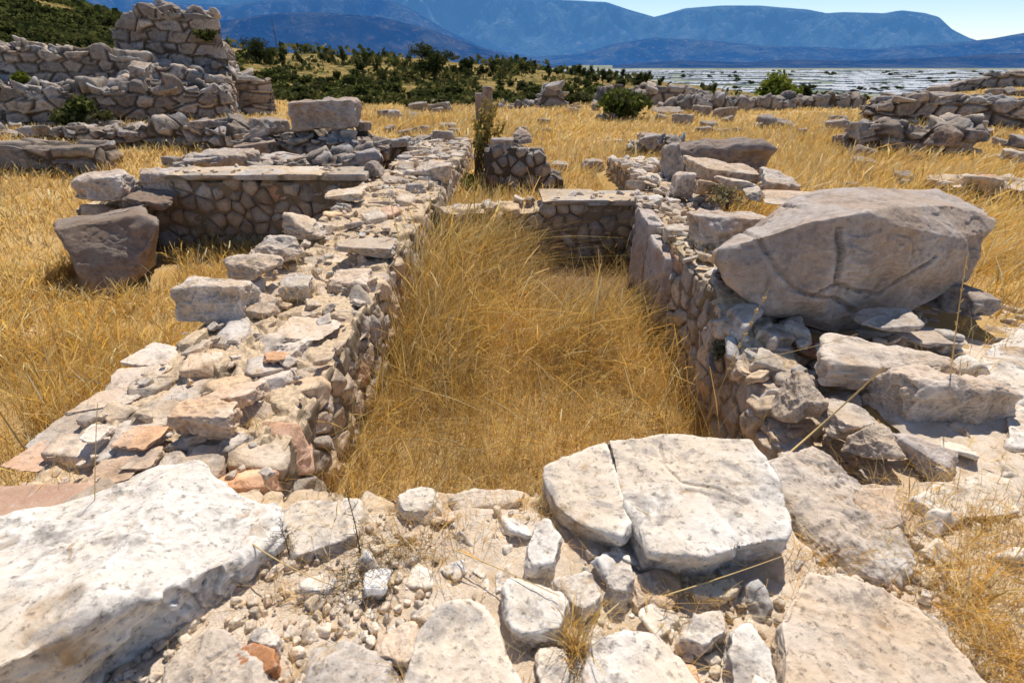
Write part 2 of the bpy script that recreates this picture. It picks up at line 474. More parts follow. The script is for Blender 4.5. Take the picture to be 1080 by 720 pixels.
def build_world():
    w = bpy.data.worlds.new('World'); SC.world = w; w.use_nodes = True
    nt = w.node_tree
    bg = nt.nodes['Background']
    sky = nt.nodes.new('ShaderNodeTexSky'); sky.sky_type = 'NISHITA'; sky.sun_disc = False
    sky.sun_elevation = math.radians(SUN_EL); sky.sun_rotation = math.radians(SUN_AZ)
    sky.air_density = .8; sky.dust_density = .05; sky.ozone_density = 5.0; sky.altitude = 100
    wb = nt.nodes.new('ShaderNodeMix'); wb.data_type = 'RGBA'; wb.blend_type = 'MULTIPLY'; wb.inputs[0].default_value = 1.0; wb.inputs[7].default_value = (1.08, 1.0, .95, 1)   # white balance
    nt.links.new(sky.outputs[0], wb.inputs[6]); nt.links.new(wb.outputs[2], bg.inputs[0]); bg.inputs[1].default_value = SKY
    l = bpy.data.lights.new('sun', 'SUN'); l.energy = SUN; l.angle = math.radians(.53); l.color = (1.0, .93, .82)
    o = link('sun', l)
    d = Vector((math.sin(math.radians(SUN_AZ)) * math.cos(math.radians(SUN_EL)), math.cos(math.radians(SUN_AZ)) * math.cos(math.radians(SUN_EL)), math.sin(math.radians(SUN_EL))))
    o.rotation_euler = d.to_track_quat('Z', 'Y').to_euler()
    o.location = (6, 20, 30)
    cd = bpy.data.cameras.new('camera'); c = link('camera', cd)
    c.location = (0, 0, CAMZ); c.rotation_euler = (math.pi / 2 - PITCH, 0, 0)
    cd.sensor_fit = 'HORIZONTAL'; cd.sensor_width = 36; cd.lens = 18.0
    cd.clip_start = .03; cd.clip_end = 40000
    cd.dof.use_dof = True; cd.dof.focus_distance = 4.2; cd.dof.aperture_fstop = 3.2
    SC.camera = c
    SC.view_settings.view_transform = 'Standard'; SC.view_settings.look = 'None'; SC.view_settings.exposure = 0
    SC.cycles.max_bounces = 4; SC.cycles.diffuse_bounces = 2; SC.cycles.transparent_max_bounces = 4
    SC.cycles.use_denoising = True

SUN_AZ, SUN_EL, SUN, SKY = 16.0, 58.0, 5.0, .128
# ------------------------------------------------------------------ masonry
ROCKP = []
def rock_protos():
    for k in range(14):
        rg = np.random.default_rng(900 + k)
        ax = np.array([1.0, rg.uniform(.6, .95), rg.uniform(.4, .75)])
        N = [[1, 0, 0], [-1, 0, 0], [0, 1, 0], [0, -1, 0], [0, 0, 1], [0, 0, -1]]
        N = np.array(N, float) + rg.normal(scale=.2, size=(6, 3)); N /= np.linalg.norm(N, axis=1, keepdims=True)
        Dd = np.abs(N @ ax) * rg.uniform(.75, .95, 6)
        ROCKP.append(rock_surface(N, Dd, ax, 4, 900 + k, 16, 1.0, chips=5))
        
def stone_tint(n, rg, lo=.72, hi=1.12, warm=.16):
    b = rg.uniform(lo + .12, hi + .1, n); w = rg.normal(.02, warm * .5, n).clip(-.07, .3)
    return np.stack([b * (1 + .45 * w.clip(-.3, .5)), b, b * (1 - .7 * w.clip(-.3, .6))], 1)

def scatter_rocks(mb, P, S, rg, tint=None, flat=1.0):
    C = stone_tint(len(P), rg)
    for p, s, c in zip(P, S, C):
        V, T = ROCKP[rg.integers(len(ROCKP))]
        R = np.array(Matrix.Rotation(rg.uniform(0, 6.28), 3, 'Z') @ Matrix.Rotation(rg.normal(0, .25), 3, 'X') @ Matrix.Rotation(rg.normal(0, .25), 3, 'Y'))
        mb.add((V * np.array([1, 1, flat])) @ R.T * s + p, T, c)

def wall_geometry(pts, T, cell=(.21, .2, .13), res=.02, amp=.035, seed=0, top=.03, gapw=.16, caps=(True, True), batter=0.0, rubble=0, rsize=(.05, .12), ends_in=0.0, topflat=1.0, warp=.30, jit=.72, mat_dark=False):
    pts = np.array(pts, float)
    seg = np.hypot(np.diff(pts[:, 0]), np.diff(pts[:, 1])); cum = np.concatenate([[0], np.cumsum(seg)])
    L = cum[-1]; ns = max(4, int(L / res))
    s = np.linspace(0, L, ns)
    H = np.max(pts[:, 3] - pts[:, 2])
    nz = max(3, int(H / res)); nt = max(4, int(T / res))
    c = np.concatenate([np.full(nz, -T / 2), np.linspace(-T / 2, T / 2, nt + 1), np.full(nz, T / 2)])
    zf = np.concatenate([np.linspace(0, 1, nz, endpoint=False), np.ones(nt + 1), np.linspace(1, 0, nz + 1)[1:]])
    k = max(3, nt // 2)
    S = np.concatenate([np.zeros(k) if caps[0] else [], s, np.full(k, L) if caps[1] else []])
    cs = np.concatenate([np.linspace(.02, 1, k, endpoint=False) if caps[0] else [], np.ones(ns), np.linspace(1, .02, k + 1)[1:] if caps[1] else []])
    x = np.interp(S, cum, pts[:, 0]); y = np.interp(S, cum, pts[:, 1])
    zb = np.interp(S, cum, pts[:, 2]); zt = np.interp(S, cum, pts[:, 3])
    tx = np.interp(S, cum, np.gradient(pts[:, 0], cum)); ty = np.interp(S, cum, np.gradient(pts[:, 1], cum))
    tl = np.hypot(tx, ty); tx, ty = tx / tl, ty / tl
    Cc = c[None, :] * cs[:, None]
    Z = zb[:, None] + (zt - zb)[:, None] * zf[None, :]
    Cb = Cc * (1 + batter * (1 - zf[None, :]))
    X = x[:, None] + ty[:, None] * Cb; Y = y[:, None] - tx[:, None] * Cb
    W = np.stack([X, Y, Z], -1).reshape(-1, 3)
    Q = np.stack([np.broadcast_to(S[:, None], Z.shape), Cc, Z], -1).reshape(-1, 3) + 20
    m = len(c); n = len(S)
    i, j = np.meshgrid(np.arange(n - 1), np.arange(m - 1), indexing='ij')
    a = i * m + j
    Tt = np.concatenate([np.stack([a, a + 1, a + m], -1).reshape(-1, 3), np.stack([a + 1, a + m + 1, a + m], -1).reshape(-1, 3)])
    nrm = normals(W, Tt)
    up = np.clip(nrm[:, 2], 0, 1)
    cell = np.array(cell)
    q = Q / cell
    wq = Q / cell.mean()
    q = q + warp * np.stack([fbm(wq * .8, 2, seed + 50), fbm(wq * .8, 2, seed + 51), fbm(wq * .8, 2, seed + 52)], 1)
    q[:, 0] += .5 * (np.floor(q[:, 2]) % 2) 
    f1, f2, ids, off = voronoi(q, seed + 3, jit)
    h1_ = _hash(ids[:, 0], ids[:, 1], ids[:, 2], seed + 60); h2 = _hash(ids[:, 0], ids[:, 1], ids[:, 2], seed + 61); h3 = _hash(ids[:, 0], ids[:, 1], ids[:, 2], seed + 62)
    e = f2 - f1
    prof = sstep(0, gapw * 1.35, e) ** .7
    tilt = ((h1_ - .5) * off[:, 0] + (h3 - .5) * off[:, 2] + (h2 - .5) * off[:, 1]) * 1.3
    rn = .9 * scallop(W * (1.5 / cell.mean()), seed + 70) + .5 * scallop(W * (4.0 / cell.mean()), seed + 75) + .35 * fbm(W * (1.1 / cell.mean()), 3, seed + 73)
    d = amp * (1 - .45 * up) * (prof * 1.0 - .65 + (h2 - .5) * .9 + tilt * prof + .45 * rn)
    d += amp * .22 * fbm(W * (7 / cell.mean()), 4, seed + 71, gain=.6)
    V = W + nrm * d[:, None]
    mort = sstep(.02, gapw, e)
    # walls have lost their top course unevenly
    big = fbm(Q * 1.4, 3, seed + 80)
    V[:, 2] += up * (top * ((h3 - .5) * 2.2 * prof + 1.3 * big))
    joint_top = sstep(-.25, .35, big + (h1_ - .5) * .6)
    al = mort * (1 - up * topflat * (1 - joint_top) * .75 * sstep(.9, .35, e))
    b = .80 + .34 * h1_
    wv = (h2 - .5)
    tint = np.stack([b * (1 + .16 * wv), b * (1 + .01 * wv), b * (1 - .22 * wv), al], 1)
    if mat_dark: tint[:, :3] *= (.62 + .75 * _hash(ids[:, 0], ids[:, 1], ids[:, 2], seed + 63))[:, None]
    red = (h3 > .94) & (not mat_dark)
    tint[red, :3] *= np.array([1.1, .8, .6])
    mb = MB(); mb.add(V, Tt, tint)
    if rubble:
        rg = np.random.default_rng(seed + 5)
        ss = rg.uniform(0, L, rubble); cc = rg.uniform(-.48, .48, rubble) * T
        px = np.interp(ss, cum, pts[:, 0]); py = np.interp(ss, cum, pts[:, 1]); pz = np.interp(ss, cum, pts[:, 3])
        txx = np.interp(ss, S, tx); tyy = np.interp(ss, S, ty)
        sz = rsize[0] + (rsize[1] - rsize[0]) * rg.random(rubble) ** 2
        P = np.stack([px + tyy * cc, py - txx * cc, pz + sz * .02], 1)
        scatter_rocks(mb, P, sz, rg, flat=.8)
    return mb

def laid_stones(mb, pts, T, cell, seed, sub=4, gap=.011, proud=.028, top=.05, ends=True, core=0, miss=.12, near=None, tone=1.0, pink=.035, drop=.0, sharp=60):
    """rubble masonry stone by stone: broken angular stones fitted against each other on the faces and the top of a wall"""
    rg = np.random.default_rng(seed)
    pts = np.array(pts, float)
    seg = np.hypot(np.diff(pts[:, 0]), np.diff(pts[:, 1])); cum = np.concatenate([[0], np.cumsum(seg)]); L = cum[-1]
    tx = np.gradient(pts[:, 0], cum); ty = np.gradient(pts[:, 1], cum)
    def world(P):
        s = P[:, 0]; a = np.interp(s, cum, tx); b = np.interp(s, cum, ty); l = np.hypot(a, b); a, b = a / l, b / l
        ex = s - np.clip(s, 0, L)
        return np.stack([np.interp(s, cum, pts[:, 0]) + a * ex + b * P[:, 1], np.interp(s, cum, pts[:, 1]) + b * ex - a * P[:, 1], P[:, 2]], 1)
    zt_ = lambda s: np.interp(s, cum, pts[:, 3]); zb_ = lambda s: np.interp(s, cum, pts[:, 2])
    lx, ly, lz = cell
    ns = max(1, round(L / lx)); nc = max(1, round(T / ly)); dx, dy = L / ns, T / nc
    z0 = pts[:, 2].min(); nz = int((pts[:, 3].max() - z0) / lz) + 2
    site = {}
    for k in range(nz):
        for i in range(-1, ns + 2):
            for j in range(-1, nc + 1):
                p = np.array([(i + .5 + .5 * (k % 2) - .25) * dx, ((j + .5) / nc - .5) * T, z0 + (k + .5) * lz])
                site[i, j, k] = p + rg.uniform(-.5, .5, 3) * np.array([dx * .85, dy * (.6 if 0 < j < nc - 1 else .2), lz * .7])
    for key in list(site):
        if rg.random() < miss: del site[key]
    off = [(a, b, c) for a in (-1, 0, 1) for b in (-1, 0, 1) for c in (-1, 0, 1) if (a, b, c) != (0, 0, 0)]
    for (i, j, k), p in site.items():
        if j < 0 or j >= nc: continue
        s = p[0]
        if s < dx * .2 or s > L - dx * .2: continue
        zt = zt_(s) + rg.normal(0, top * .5)
        ht = zt - p[2]
        if ht < lz * .22 or p[2] < zb_(s) + .15: continue
        istop = ht < lz * 1.25
        isend = ends and (s < dx * 1.3 or s > L - dx * 1.3)
        if not (istop or isend or j == 0 or j == nc - 1): continue
        if rg.random() < drop: continue
        N, Dd = [], []
        for a, b, c in off:
            q = site.get((i + a, j + b, k + c))
            if q is None: continue
            v = q - p; l = np.linalg.norm(v); N.append(v / l); Dd.append(max(.012, l / 2 - gap * rg.uniform(.3, 1.0)))
        def face(n, d):
            n = np.array(n, float) + rg.normal(0, .13, 3); n /= np.linalg.norm(n); N.append(n); Dd.append(max(.015, d))
        if j == 0: face((0, -1, 0), T / 2 + p[1] + rg.uniform(-.4, 1) * proud)
        if j == nc - 1: face((0, 1, 0), T / 2 - p[1] + rg.uniform(-.4, 1) * proud)
        face((0, 0, 1), ht)
        if s < dx * 1.3: face((-1, 0, 0), s + rg.uniform(-.5, 1) * proud)
        if s > L - dx * 1.3: face((1, 0, 0), L - s + rg.uniform(-.5, 1) * proud)
        face((0, 0, -1), lz * .9); face((1, 0, 0), dx * .8); face((-1, 0, 0), dx * .8); face((0, 1, 0), dy * .9); face((0, -1, 0), dy * .9)
        wp = world(p[None])[0]
        sb = sub + (1 if near is not None and wp[1] < near else 0)
        V, Tt = rock_surface(np.array(N), np.array(Dd), (dx * .55, dy * .55, lz * .55), sb, int(rg.integers(1e6)), sharp, .42, chips=3)
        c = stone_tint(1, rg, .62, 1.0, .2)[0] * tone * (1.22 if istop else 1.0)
        if rg.random() < pink: c = c * np.array([1.12, .84, .68])
        mb.add(world(V + p), Tt, np.array([*c, 1.0]))

def wall(name, label, pts, T, mat=None, parent=None, cat='wall', laid=None, **kw):
    if laid is None: mb = wall_geometry(pts, T, mat_dark=(mat is M_GREY), **kw)
    else:
        core = [(a, b, c, d - .04) for a, b, c, d in pts]
        kw = dict(kw); rub = kw.pop('rubble', 0); rs = kw.pop('rsize', (.02, .06))
        kw.update(amp=.03, top=.03, res=kw.get('res', .02) * 1.6)
        mb = wall_geometry(core, T - laid.get('core', .075), **kw)
        for C in mb.C: C[:, 3] = 0.0
        if rub:
            mb2 = wall_geometry([(a, b, d - .03, d) for a, b, c, d in pts], T, cell=(.3, .3, .3), res=.5, rubble=rub, rsize=rs, seed=kw.get('seed', 0))
            for V, Tt, C in zip(mb2.V[1:], mb2.T[1:], mb2.C[1:]): mb.add(V, Tt - Tt.min(), C)
        laid_stones(mb, pts, T, kw['cell'], kw.get('seed', 0) + 1000, **laid)
    p = np.array(pts, float)
    if parent is None:
        o = mb.build(name, mat or M_STONE, None, (p[:, 0].mean(), p[:, 1].mean(), p[:, 2].min()))
        tag(o, label, cat)
    else:
        V, Tt, C = mb.arrays()
        o = link(name, mesh(name, V - np.array(parent.location), Tt, C, True, (mat or M_STONE,)), parent)
    return o

# ------------------------------------------------------------------ single stones
FOOT = []          # footprints, so that grass does not sprout out of stone
def put_stone(name, label, V, T, mat, cat='stone', group=None, tint=(1, 1, 1), parent=None):
    c = np.array([V[:, 0].mean(), V[:, 1].mean(), V[:, 2].min()])
    me = mesh(name, V - (c if parent is None else np.array(parent.location)), T, np.tile(np.array([*tint, 1.0]), (len(V), 1)), True, (mat,))
    o = link(name, me, parent, c if parent is None else None)
    if parent is None: tag(o, label, cat, group)
    FOOT.append((c[0], c[1], .5 * np.ptp(V[:, 0]), .5 * np.ptp(V[:, 1]), V[:, 2].max()))
    return o

_seed = [100]
def hull_stone(name, label, P, mat, sub=6, sharp=14, rough=1.0, pits=.0, chips=0, seed=None, flake=1.0, cracks=(), **kw):
    _seed[0] += 1; sd = seed or _seed[0]
    P = np.array(P, float)
    c, N, Dd = hull_planes(P)
    ax = np.ptp(P, axis=0) / 2
    V, T = rock_surface(N, Dd, ax, sub, sd, sharp, rough, pits, chips, flake)
    V = V + c
    for line, width, deep, skip in cracks:          # open fissures
        Wp = V + .03 * np.stack([fbm(V * 6, 2, 3), fbm(V * 6, 2, 4), fbm(V * 6, 2, 5)], 1)
        dm = np.full(len(V), 9.0)
        for a, b in zip(line[:-1], line[1:]):
            a, b = np.array(a), np.array(b); a[skip] = b[skip] = 0; Wp[:, skip] = 0; ab = b - a
            t = np.clip(((Wp - a) @ ab) / (ab @ ab), 0, 1)
            dm = np.minimum(dm, np.linalg.norm(Wp - (a + t[:, None] * ab), axis=1))
        V = V - normals(V, T) * (deep * np.exp(-(dm / width) ** 2))[:, None]
    return put_stone(name, label, V, T, mat, **kw)

def slab(name, label, outline, z, thick, mat, spread=1.06, under=.0, **kw):
    P = []
    for o in outline:
        zz = o[2] if len(o) > 2 else z
        P.append(G(o[0], o[1], zz))
    P = np.array(P); c = P.mean(0); kw.setdefault('chips', 7)
    B = c + (P - c) * spread; B[:, 2] = z - thick; B[:, 1] += under
    return hull_stone(name, label, np.vstack([P, B]), mat, **kw)

def chunk(name, label, box, mat, y=None, zb=None, d=.4, boxy=.6, rz=0.0, sub=5, tilt=(0, 0), seed=None, sink=.0, rough=1.0, sharp=14, chips=4, ground=False, flake=1.0, **kw):
    """stone whose picture fills the given box: base front edge at its lower side, back top edge at its upper side"""
    x0, y0, x1, y1 = box
    _seed[0] += 1; sd = seed or _seed[0]
    rg = np.random.default_rng(sd)
    xc = (x0 + x1) / 2
    if ground: y = GT(xc, y1)[0][0][1] + d / 2
    elif y is None: y = G(xc, y1, zb)[1] + d / 2
    z0 = D(xc, y1, y - d / 2)[2]; z1 = D(xc, y0, y + d / 2 * .8)[2]
    X0 = D(x0, (y0 + y1) / 2, y)[0]; X1 = D(x1, (y0 + y1) / 2, y)[0]
    z0 -= sink + (.15 * (z1 - z0) + .06 if ground else 0)
    ax = np.array([(X1 - X0) / 2, d / 2, max(.02, (z1 - z0) / 2)])
    N = np.array([[1, 0, 0], [-1, 0, 0], [0, 1, 0], [0, -1, 0], [0, 0, 1], [0, 0, -1]], float)
    jit = (1 - boxy) * .5
    N = N + rg.normal(scale=jit * .8, size=(6, 3)); N /= np.linalg.norm(N, axis=1, keepdims=True)
    Dd = np.abs(N * np.array(ax)).max(1) * (1 + .02)
    if boxy < .2:
        N = rg.normal(size=(15, 3)); N /= np.linalg.norm(N, axis=1, keepdims=True)
        Dd = np.linalg.norm(N * ax, axis=1) * rg.uniform(.84, 1.0, 15)
    V, T = rock_surface(N, Dd, ax, sub, sd, sharp, rough, chips=max(0, int(round(chips * (1.6 - boxy)))), flake=flake)
    R = np.array(Matrix.Rotation(rz, 3, 'Z') @ Matrix.Rotation(tilt[0], 3, 'X') @ Matrix.Rotation(tilt[1], 3, 'Y'))
    V = V @ R.T
    # keep the extent of the box
    for a in range(3):
        lo, hi = V[:, a].min(), V[:, a].max()
        V[:, a] = ((V[:, a] - lo) / (hi - lo) * 2 - 1) * ax[a]
    V = V + np.array([(X0 + X1) / 2, y, (z0 + z1) / 2])
    return put_stone(name, label, V, T, mat, **kw)
# ------------------------------------------------------------------ ruins
def build_walls():
    rock_protos()
    # wall under the photographer
    wall('ruined_wall', 'broad rubble wall top with stony earth across the bottom of the picture', [(-3.2, .95, -.9, -.06), (2.0, .95, -.9, -.06)], 1.36,
         cell=(.26, .26, .17), res=.016, amp=.05, seed=1, top=.03, rubble=0)
    # long wall on the left
    wall('ruined_wall', 'long rubble wall running away from the camera left of the grassy room',
         [(-1.62, 1.3, -.9, -.02), (-1.62, 2.4, -.9, .0), (-1.60, 3.3, -.9, .03), (-1.56, 4.6, -.9, .05), (-1.50, 6.5, -.9, .10), (-1.42, 8.6, -.7, .10), (-1.36, 11.2, -.6, .12)], 1.12,
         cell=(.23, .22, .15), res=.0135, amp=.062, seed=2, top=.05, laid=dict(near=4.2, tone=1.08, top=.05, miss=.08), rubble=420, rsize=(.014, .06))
    # cross wall closing the room
    w = empty('ruined_wall', (.5, 6.45, -.8)); tag(w, 'low cross wall with a flat coping closing the far end of the grassy room', 'wall')
    wall('masonry', None, [(-1.1, 6.5, -.9, -.06), (.42, 6.5, -.9, -.02), (.47, 6.5, -.9, .05), (1.62, 6.5, -.9, .05)], .5, parent=w,
         cell=(.22, .2, .16), res=.015, amp=.058, gapw=.22, seed=4, laid=dict(tone=.95), top=.05, rubble=26, rsize=(.05, .12), topflat=.5)
    wall('coping', None, [(.36, 6.5, .03, .085), (.9, 6.5, .03, .09), (1.6, 6.5, .03, .085)], .58, parent=w, cell=(.8, .9, .5), res=.014, amp=.022, seed=104, top=.012, rubble=8, rsize=(.03, .06), topflat=.3)
    # right-hand wall
    w = empty('ruined_wall', (1.9, 4.0, -.8)); tag(w, 'thick rubble wall on the right under the huge leaning boulder', 'wall')
    wall('masonry', None, [(1.86, 2.0, -.9, -.2), (1.87, 2.35, -.9, -.14), (1.87, 3.30, -.9, -.13), (1.87, 3.40, -.9, .16), (1.87, 4.4, -.9, .17), (1.9, 5.6, -.9, .12), (1.95, 6.6, -.7, .14)], .94, parent=w,
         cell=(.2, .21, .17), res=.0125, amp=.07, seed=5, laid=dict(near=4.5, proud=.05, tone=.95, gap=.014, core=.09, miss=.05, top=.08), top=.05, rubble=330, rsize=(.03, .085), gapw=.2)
    wall('masonry', None, [(1.58, 2.25, -.9, -.14), (1.58, 2.7, -.9, .02), (1.58, 3.35, -.9, .22)], .40, parent=w, cell=(.2, .2, .17), res=.02, seed=56, laid=dict(near=9, proud=.05, tone=.95, gap=.014, core=.09, miss=.05))
    rg = np.random.default_rng(314); mb = MB(); n = 0
    while n < 190:
        px, py = rg.uniform(735, 1010), rg.uniform(318, 520)
        if px < 765 - (py - 320) * .12 or py < 300 + abs(px - 890) * -.25 + 50 or (px > 840 and py < 350) or px > 1010 - max(0, py - 470) * .8: continue
        y = np.interp(py, [300, 340, 400, 450, 520], [3.2, 3.0, 2.55, 2.25, 1.92]); y = y + rg.normal(0, .03)
        p = D(px, py, y)
        if p[0] < 1.42: p[0] = 1.42 + rg.uniform(0, .05)
        s = .045 + .075 * rg.random() ** 1.4
        scatter_rocks(mb, [p], [s], rg); n += 1
    V, Tt, C = mb.arrays(); C[:, :3] *= .92
    link('tumbled_face', mesh('tumbled_face', V - np.array(w.location), Tt, C, True, (M_STONE,)), w)
    for y0, y1, zt, sd in ((4.25, 4.92, .06, 41), (4.95, 5.55, .16, 42)):
        P = [(1.33, y0, -.9), (1.33, y1, -.9), (1.52, y0, -.9), (1.52, y1, -.9), (1.34, y0 + .03, zt), (1.34, y1 - .05, zt + .05), (1.52, y0, zt), (1.52, y1, zt)]
        hull_stone('upright_slab', 'smooth grey upright slab facing the room', P, M_BLOCK, sub=6, sharp=26, rough=.35, parent=w, seed=sd, tint=(1.12, 1.1, 1.12))
    wall('ruined_wall', 'low rubble wall under the grey squared blocks right of centre',
         [(2.05, 6.75, -.7, .12), (2.2, 7.6, -.6, .1), (2.3, 9.0, -.55, .02), (2.3, 10.6, -.55, -.15)], .9,
         cell=(.26, .24, .2), res=.022, amp=.08, seed=6, laid=dict(gap=.03, proud=.06, top=.09), top=.08, rubble=50, rsize=(.06, .14))
    wall('stone_heap', 'spill of pale rubble and earth right of the thick right wall', [(2.35, 1.5, -.4, -.08), (2.55, 1.9, -.4, -.07), (2.85, 2.4, -.4, -.10), (3.1, 3.0, -.4, -.06), (3.3, 3.7, -.4, -.05)], 1.1, cat='rubble',
         cell=(.24, .24, .16), res=.02, amp=.05, seed=55, laid=dict(gap=.03, top=.09, tone=1.1), top=.09, rubble=120, rsize=(.03, .09))
    # cross wall beyond the left wall
    w = empty('ruined_wall', (-3.4, 7.45, -.85)); tag(w, 'low rubble cross wall with flat slab top behind the left wall', 'wall')
    wall('masonry', None, [(-6.0, 7.2, -1.0, -.2), (-5.15, 7.4, -1.0, -.14), (-4.9, 7.5, -1.0, .13), (-2.0, 7.5, -1.0, .13)], .55, parent=w, cell=(.25, .22, .17), res=.016, amp=.055, gapw=.22, seed=7, laid=dict(tone=.85, pink=.05, top=.01, proud=.02), top=.015, topflat=.2)
    wall('coping', None, [(-4.75, 7.5, .12, .19), (-3.5, 7.5, .13, .20), (-2.0, 7.5, .12, .19)], .62, parent=w, cell=(.7, .9, .5), res=.016, amp=.022, seed=107, top=.012, rubble=26, rsize=(.03, .07), topflat=.3)
    # stub of masonry standing in the meadow
    w = empty('ruined_pier', (.2, 8.9, -.5)); tag(w, 'stepped stub of rubble masonry with a round stone on its top', 'masonry stub')
    xa, xb, xc, xd = [D(p, 180, 8.9)[0] for p in (513, 547, 572, 592)]
    za, zb, zc = D(540, 145, 8.9)[2], D(565, 156, 8.9)[2], D(585, 176, 8.9)[2]
    wall('masonry', None, [(xa, 8.9, -.6, za - .12), (xb, 8.9, -.6, za - .1), (xb + .1, 8.9, -.6, zb), (xc, 8.9, -.6, zb - .05), (xc + .06, 8.9, -.6, zc), (xd, 8.9, -.6, zc - .1)], .75, M_GREY, parent=w,
         cell=(.22, .22, .17), res=.02, amp=.06, seed=8, laid=dict(tone=1.0, gap=.016, proud=.05, core=.07), top=.05, gapw=.2)
    # rows of tumbled masonry in the meadow, left
    def row(label, p, T, sd, cell=(.45, .4, .28), res=.035, amp=.1, top=.1, rub=30, rs=(.08, .22), mat=M_GREY, base=None):
        pts = []
        for px, pt, y in p:
            q = D(px, pt, y)
            pts.append((q[0], y, (h1(q[0], y) - .15), q[2]))
        return wall('ruined_wall', label, pts, T, mat, cell=cell, res=res, amp=amp, seed=sd, top=top, rubble=rub, rsize=rs, gapw=.2)
    row('low dark wall of large squared blocks at the left edge of the meadow', [(-60, 152, 12), (20, 152, 12), (60, 154, 12), (108, 154, 12)], .9, 11, cell=(.8, .6, .5), amp=.07, top=.05, rub=0)
    row('long low line of tumbled stones before the foot of the fortress wall', [(-60, 135, 15.5), (20, 140, 15.5), (80, 138, 15), (135, 136, 14.6), (190, 132, 14.3), (235, 131, 14), (262, 140, 13.4)], 1.0, 12, cell=(.6, .5, .34), amp=.12, top=.18, rub=70)
    row('broken rubble wall carrying the big pale block at upper left', [(255, 149, 12.3), (300, 144, 12.2), (340, 142, 12.2), (385, 148, 12), (410, 158, 11.4)], 1.0, 13, amp=.1, top=.12, rub=50)
    row('spread of tumbled stones behind the slab-topped cross wall', [(185, 176, 9.6), (230, 172, 9.8), (290, 172, 9.7), (345, 166, 9.9), (395, 160, 10.2)], 1.1, 14, amp=.1, top=.12, rub=60)
    row('loose stone row ending at the far end of the left wall', [(395, 156, 12.2), (440, 151, 12.4), (492, 149, 12.6)], .8, 15, rub=30, amp=.1)
    # far polygonal masonry across the meadow
    big = dict(cell=(.75, .7, .5), res=.06, amp=.12, rub=14, rs=(.15, .35))
    row('stepped far pyramid-like stump of squared masonry in the middle distance', [(563, 113, 26), (570, 103, 26), (574, 92, 26), (587, 91, 26), (591, 99, 26), (598, 111, 26)], 1.4, 16, top=.08, **big)
    row('low broken wall line beside the stepped far stump', [(505, 117, 25), (540, 113, 25.4), (566, 113, 25.8)], 1.2, 17, top=.25, **big)
    row('far broken wall with one tall pier left of the greenhouses', [(600, 115, 27), (626, 111, 27.3), (630, 104, 27.4), (641, 103, 27.4), (643, 90, 27.5), (652, 91, 27.5), (655, 102, 27.6), (668, 101, 27.7), (672, 94, 27.8), (720, 93, 28.2), (738, 97, 28.5), (782, 104, 29)], 1.3, 18, top=.2, **big)
    row('dark tumbled wall end on the rim left of the yellow-green bush', [(690, 118, 24.5), (720, 106, 24.5), (750, 101, 25), (784, 111, 25)], 1.6, 19, top=.3, **big)
    # right
    row('dark tumbled block row in the golden grass right of centre', [(888, 149, 12.9), (905, 131, 12.8), (930, 133, 12.6), (965, 138, 12.4), (1000, 135, 12.2), (1033, 136, 11.9)], .9, 20, amp=.13, top=.16, cell=(.6, .5, .4), rub=34)
    row('long broken line of stones along the upper right meadow', [(918, 113, 18.6), (950, 103, 18.5), (990, 105, 18.2), (1030, 107, 18), (1090, 110, 17.6), (1150, 112, 17.4)], 1.3, 21, amp=.13, top=.2, cell=(.7, .6, .4), rub=60, rs=(.12, .35))
    row('low pale stone line half sunk in grass behind the great boulder', [(985, 192, 8.3), (1030, 193, 8.1), (1085, 196, 7.9), (1140, 200, 7.7)], .8, 22, amp=.07, top=.08, cell=(.5, .4, .25), rub=26, mat=M_STONE)
    row('dark dry-stone wall on the rise at the upper right edge', [(995, 92, 35), (1020, 86, 34.5), (1050, 79, 34), (1082, 77, 33.5), (1150, 76, 33)], 1.2, 23, top=.12, **big)
    row('faint stone line along the rim of the meadow right of the yellow-green bush', [(790, 107, 27), (840, 105, 28), (880, 101, 28), (905, 101, 28)], 1.4, 24, top=.3, **big)
    row('small heap of stones at the end of the right wall in the meadow', [(662, 158, 13), (680, 146, 12.8), (700, 149, 12.6), (716, 152, 12.4)], 1.0, 25, amp=.1, top=.14, rub=30)

    # fortress wall with its tower
    f = empty('ruined_fortification', (-13, 21.5, -.6)); tag(f, 'huge ruined grey fortress wall with a broken tower at upper left', 'fortress wall')
    def fw(name, p, T, sd, **kw):
        pts = []
        for px, pt, y in p:
            q = D(px, pt, y); pts.append((q[0], y, h1(q[0], y) - .3, q[2]))
        a = dict(cell=(.58, .5, .33), res=.042, amp=.095, seed=sd, top=.22, gapw=.13, warp=.26, jit=.62, rubble=0, rsize=(.1, .4), topflat=.6); a.update(kw)
        return wall(name, None, pts, T, M_GREY, parent=f, **a)
    fw('curtain_wall', [(-120, 60, 19), (0, 52, 19.8), (60, 53, 20.3), (72, 58, 20.4), (95, 59, 20.6), (125, 60, 20.9), (150, 66, 21), (200, 76, 21.3), (245, 86, 21.8)], 1.6, 31, rubble=110)
    fw('tower', [(134, 34, 22.4), (141, 27, 22.4), (156, 24, 22.5), (159, 9, 22.5), (180, 10, 22.6), (184, 15, 22.6), (216, 15, 22.9), (222, 20, 22.9), (228, 34, 23.0), (236, 52, 23)], 1.7, 32, top=.26, cell=(.66, .6, .38), res=.04, rubble=40)
    fw('fallen_masonry', [(-120, 86, 17.8), (0, 90, 18.4), (30, 92, 18.6), (80, 96, 18.9), (120, 94, 19.2), (170, 92, 19.6), (240, 96, 20.5)], 1.7, 33, rubble=160, amp=.13, top=.3)
    fw('buttress', [(232, 62, 22.7), (244, 72, 22.7), (254, 82, 22.8), (268, 84, 22.8), (272, 98, 22.9), (280, 113, 23)], 1.3, 34, top=.08, rubble=12)

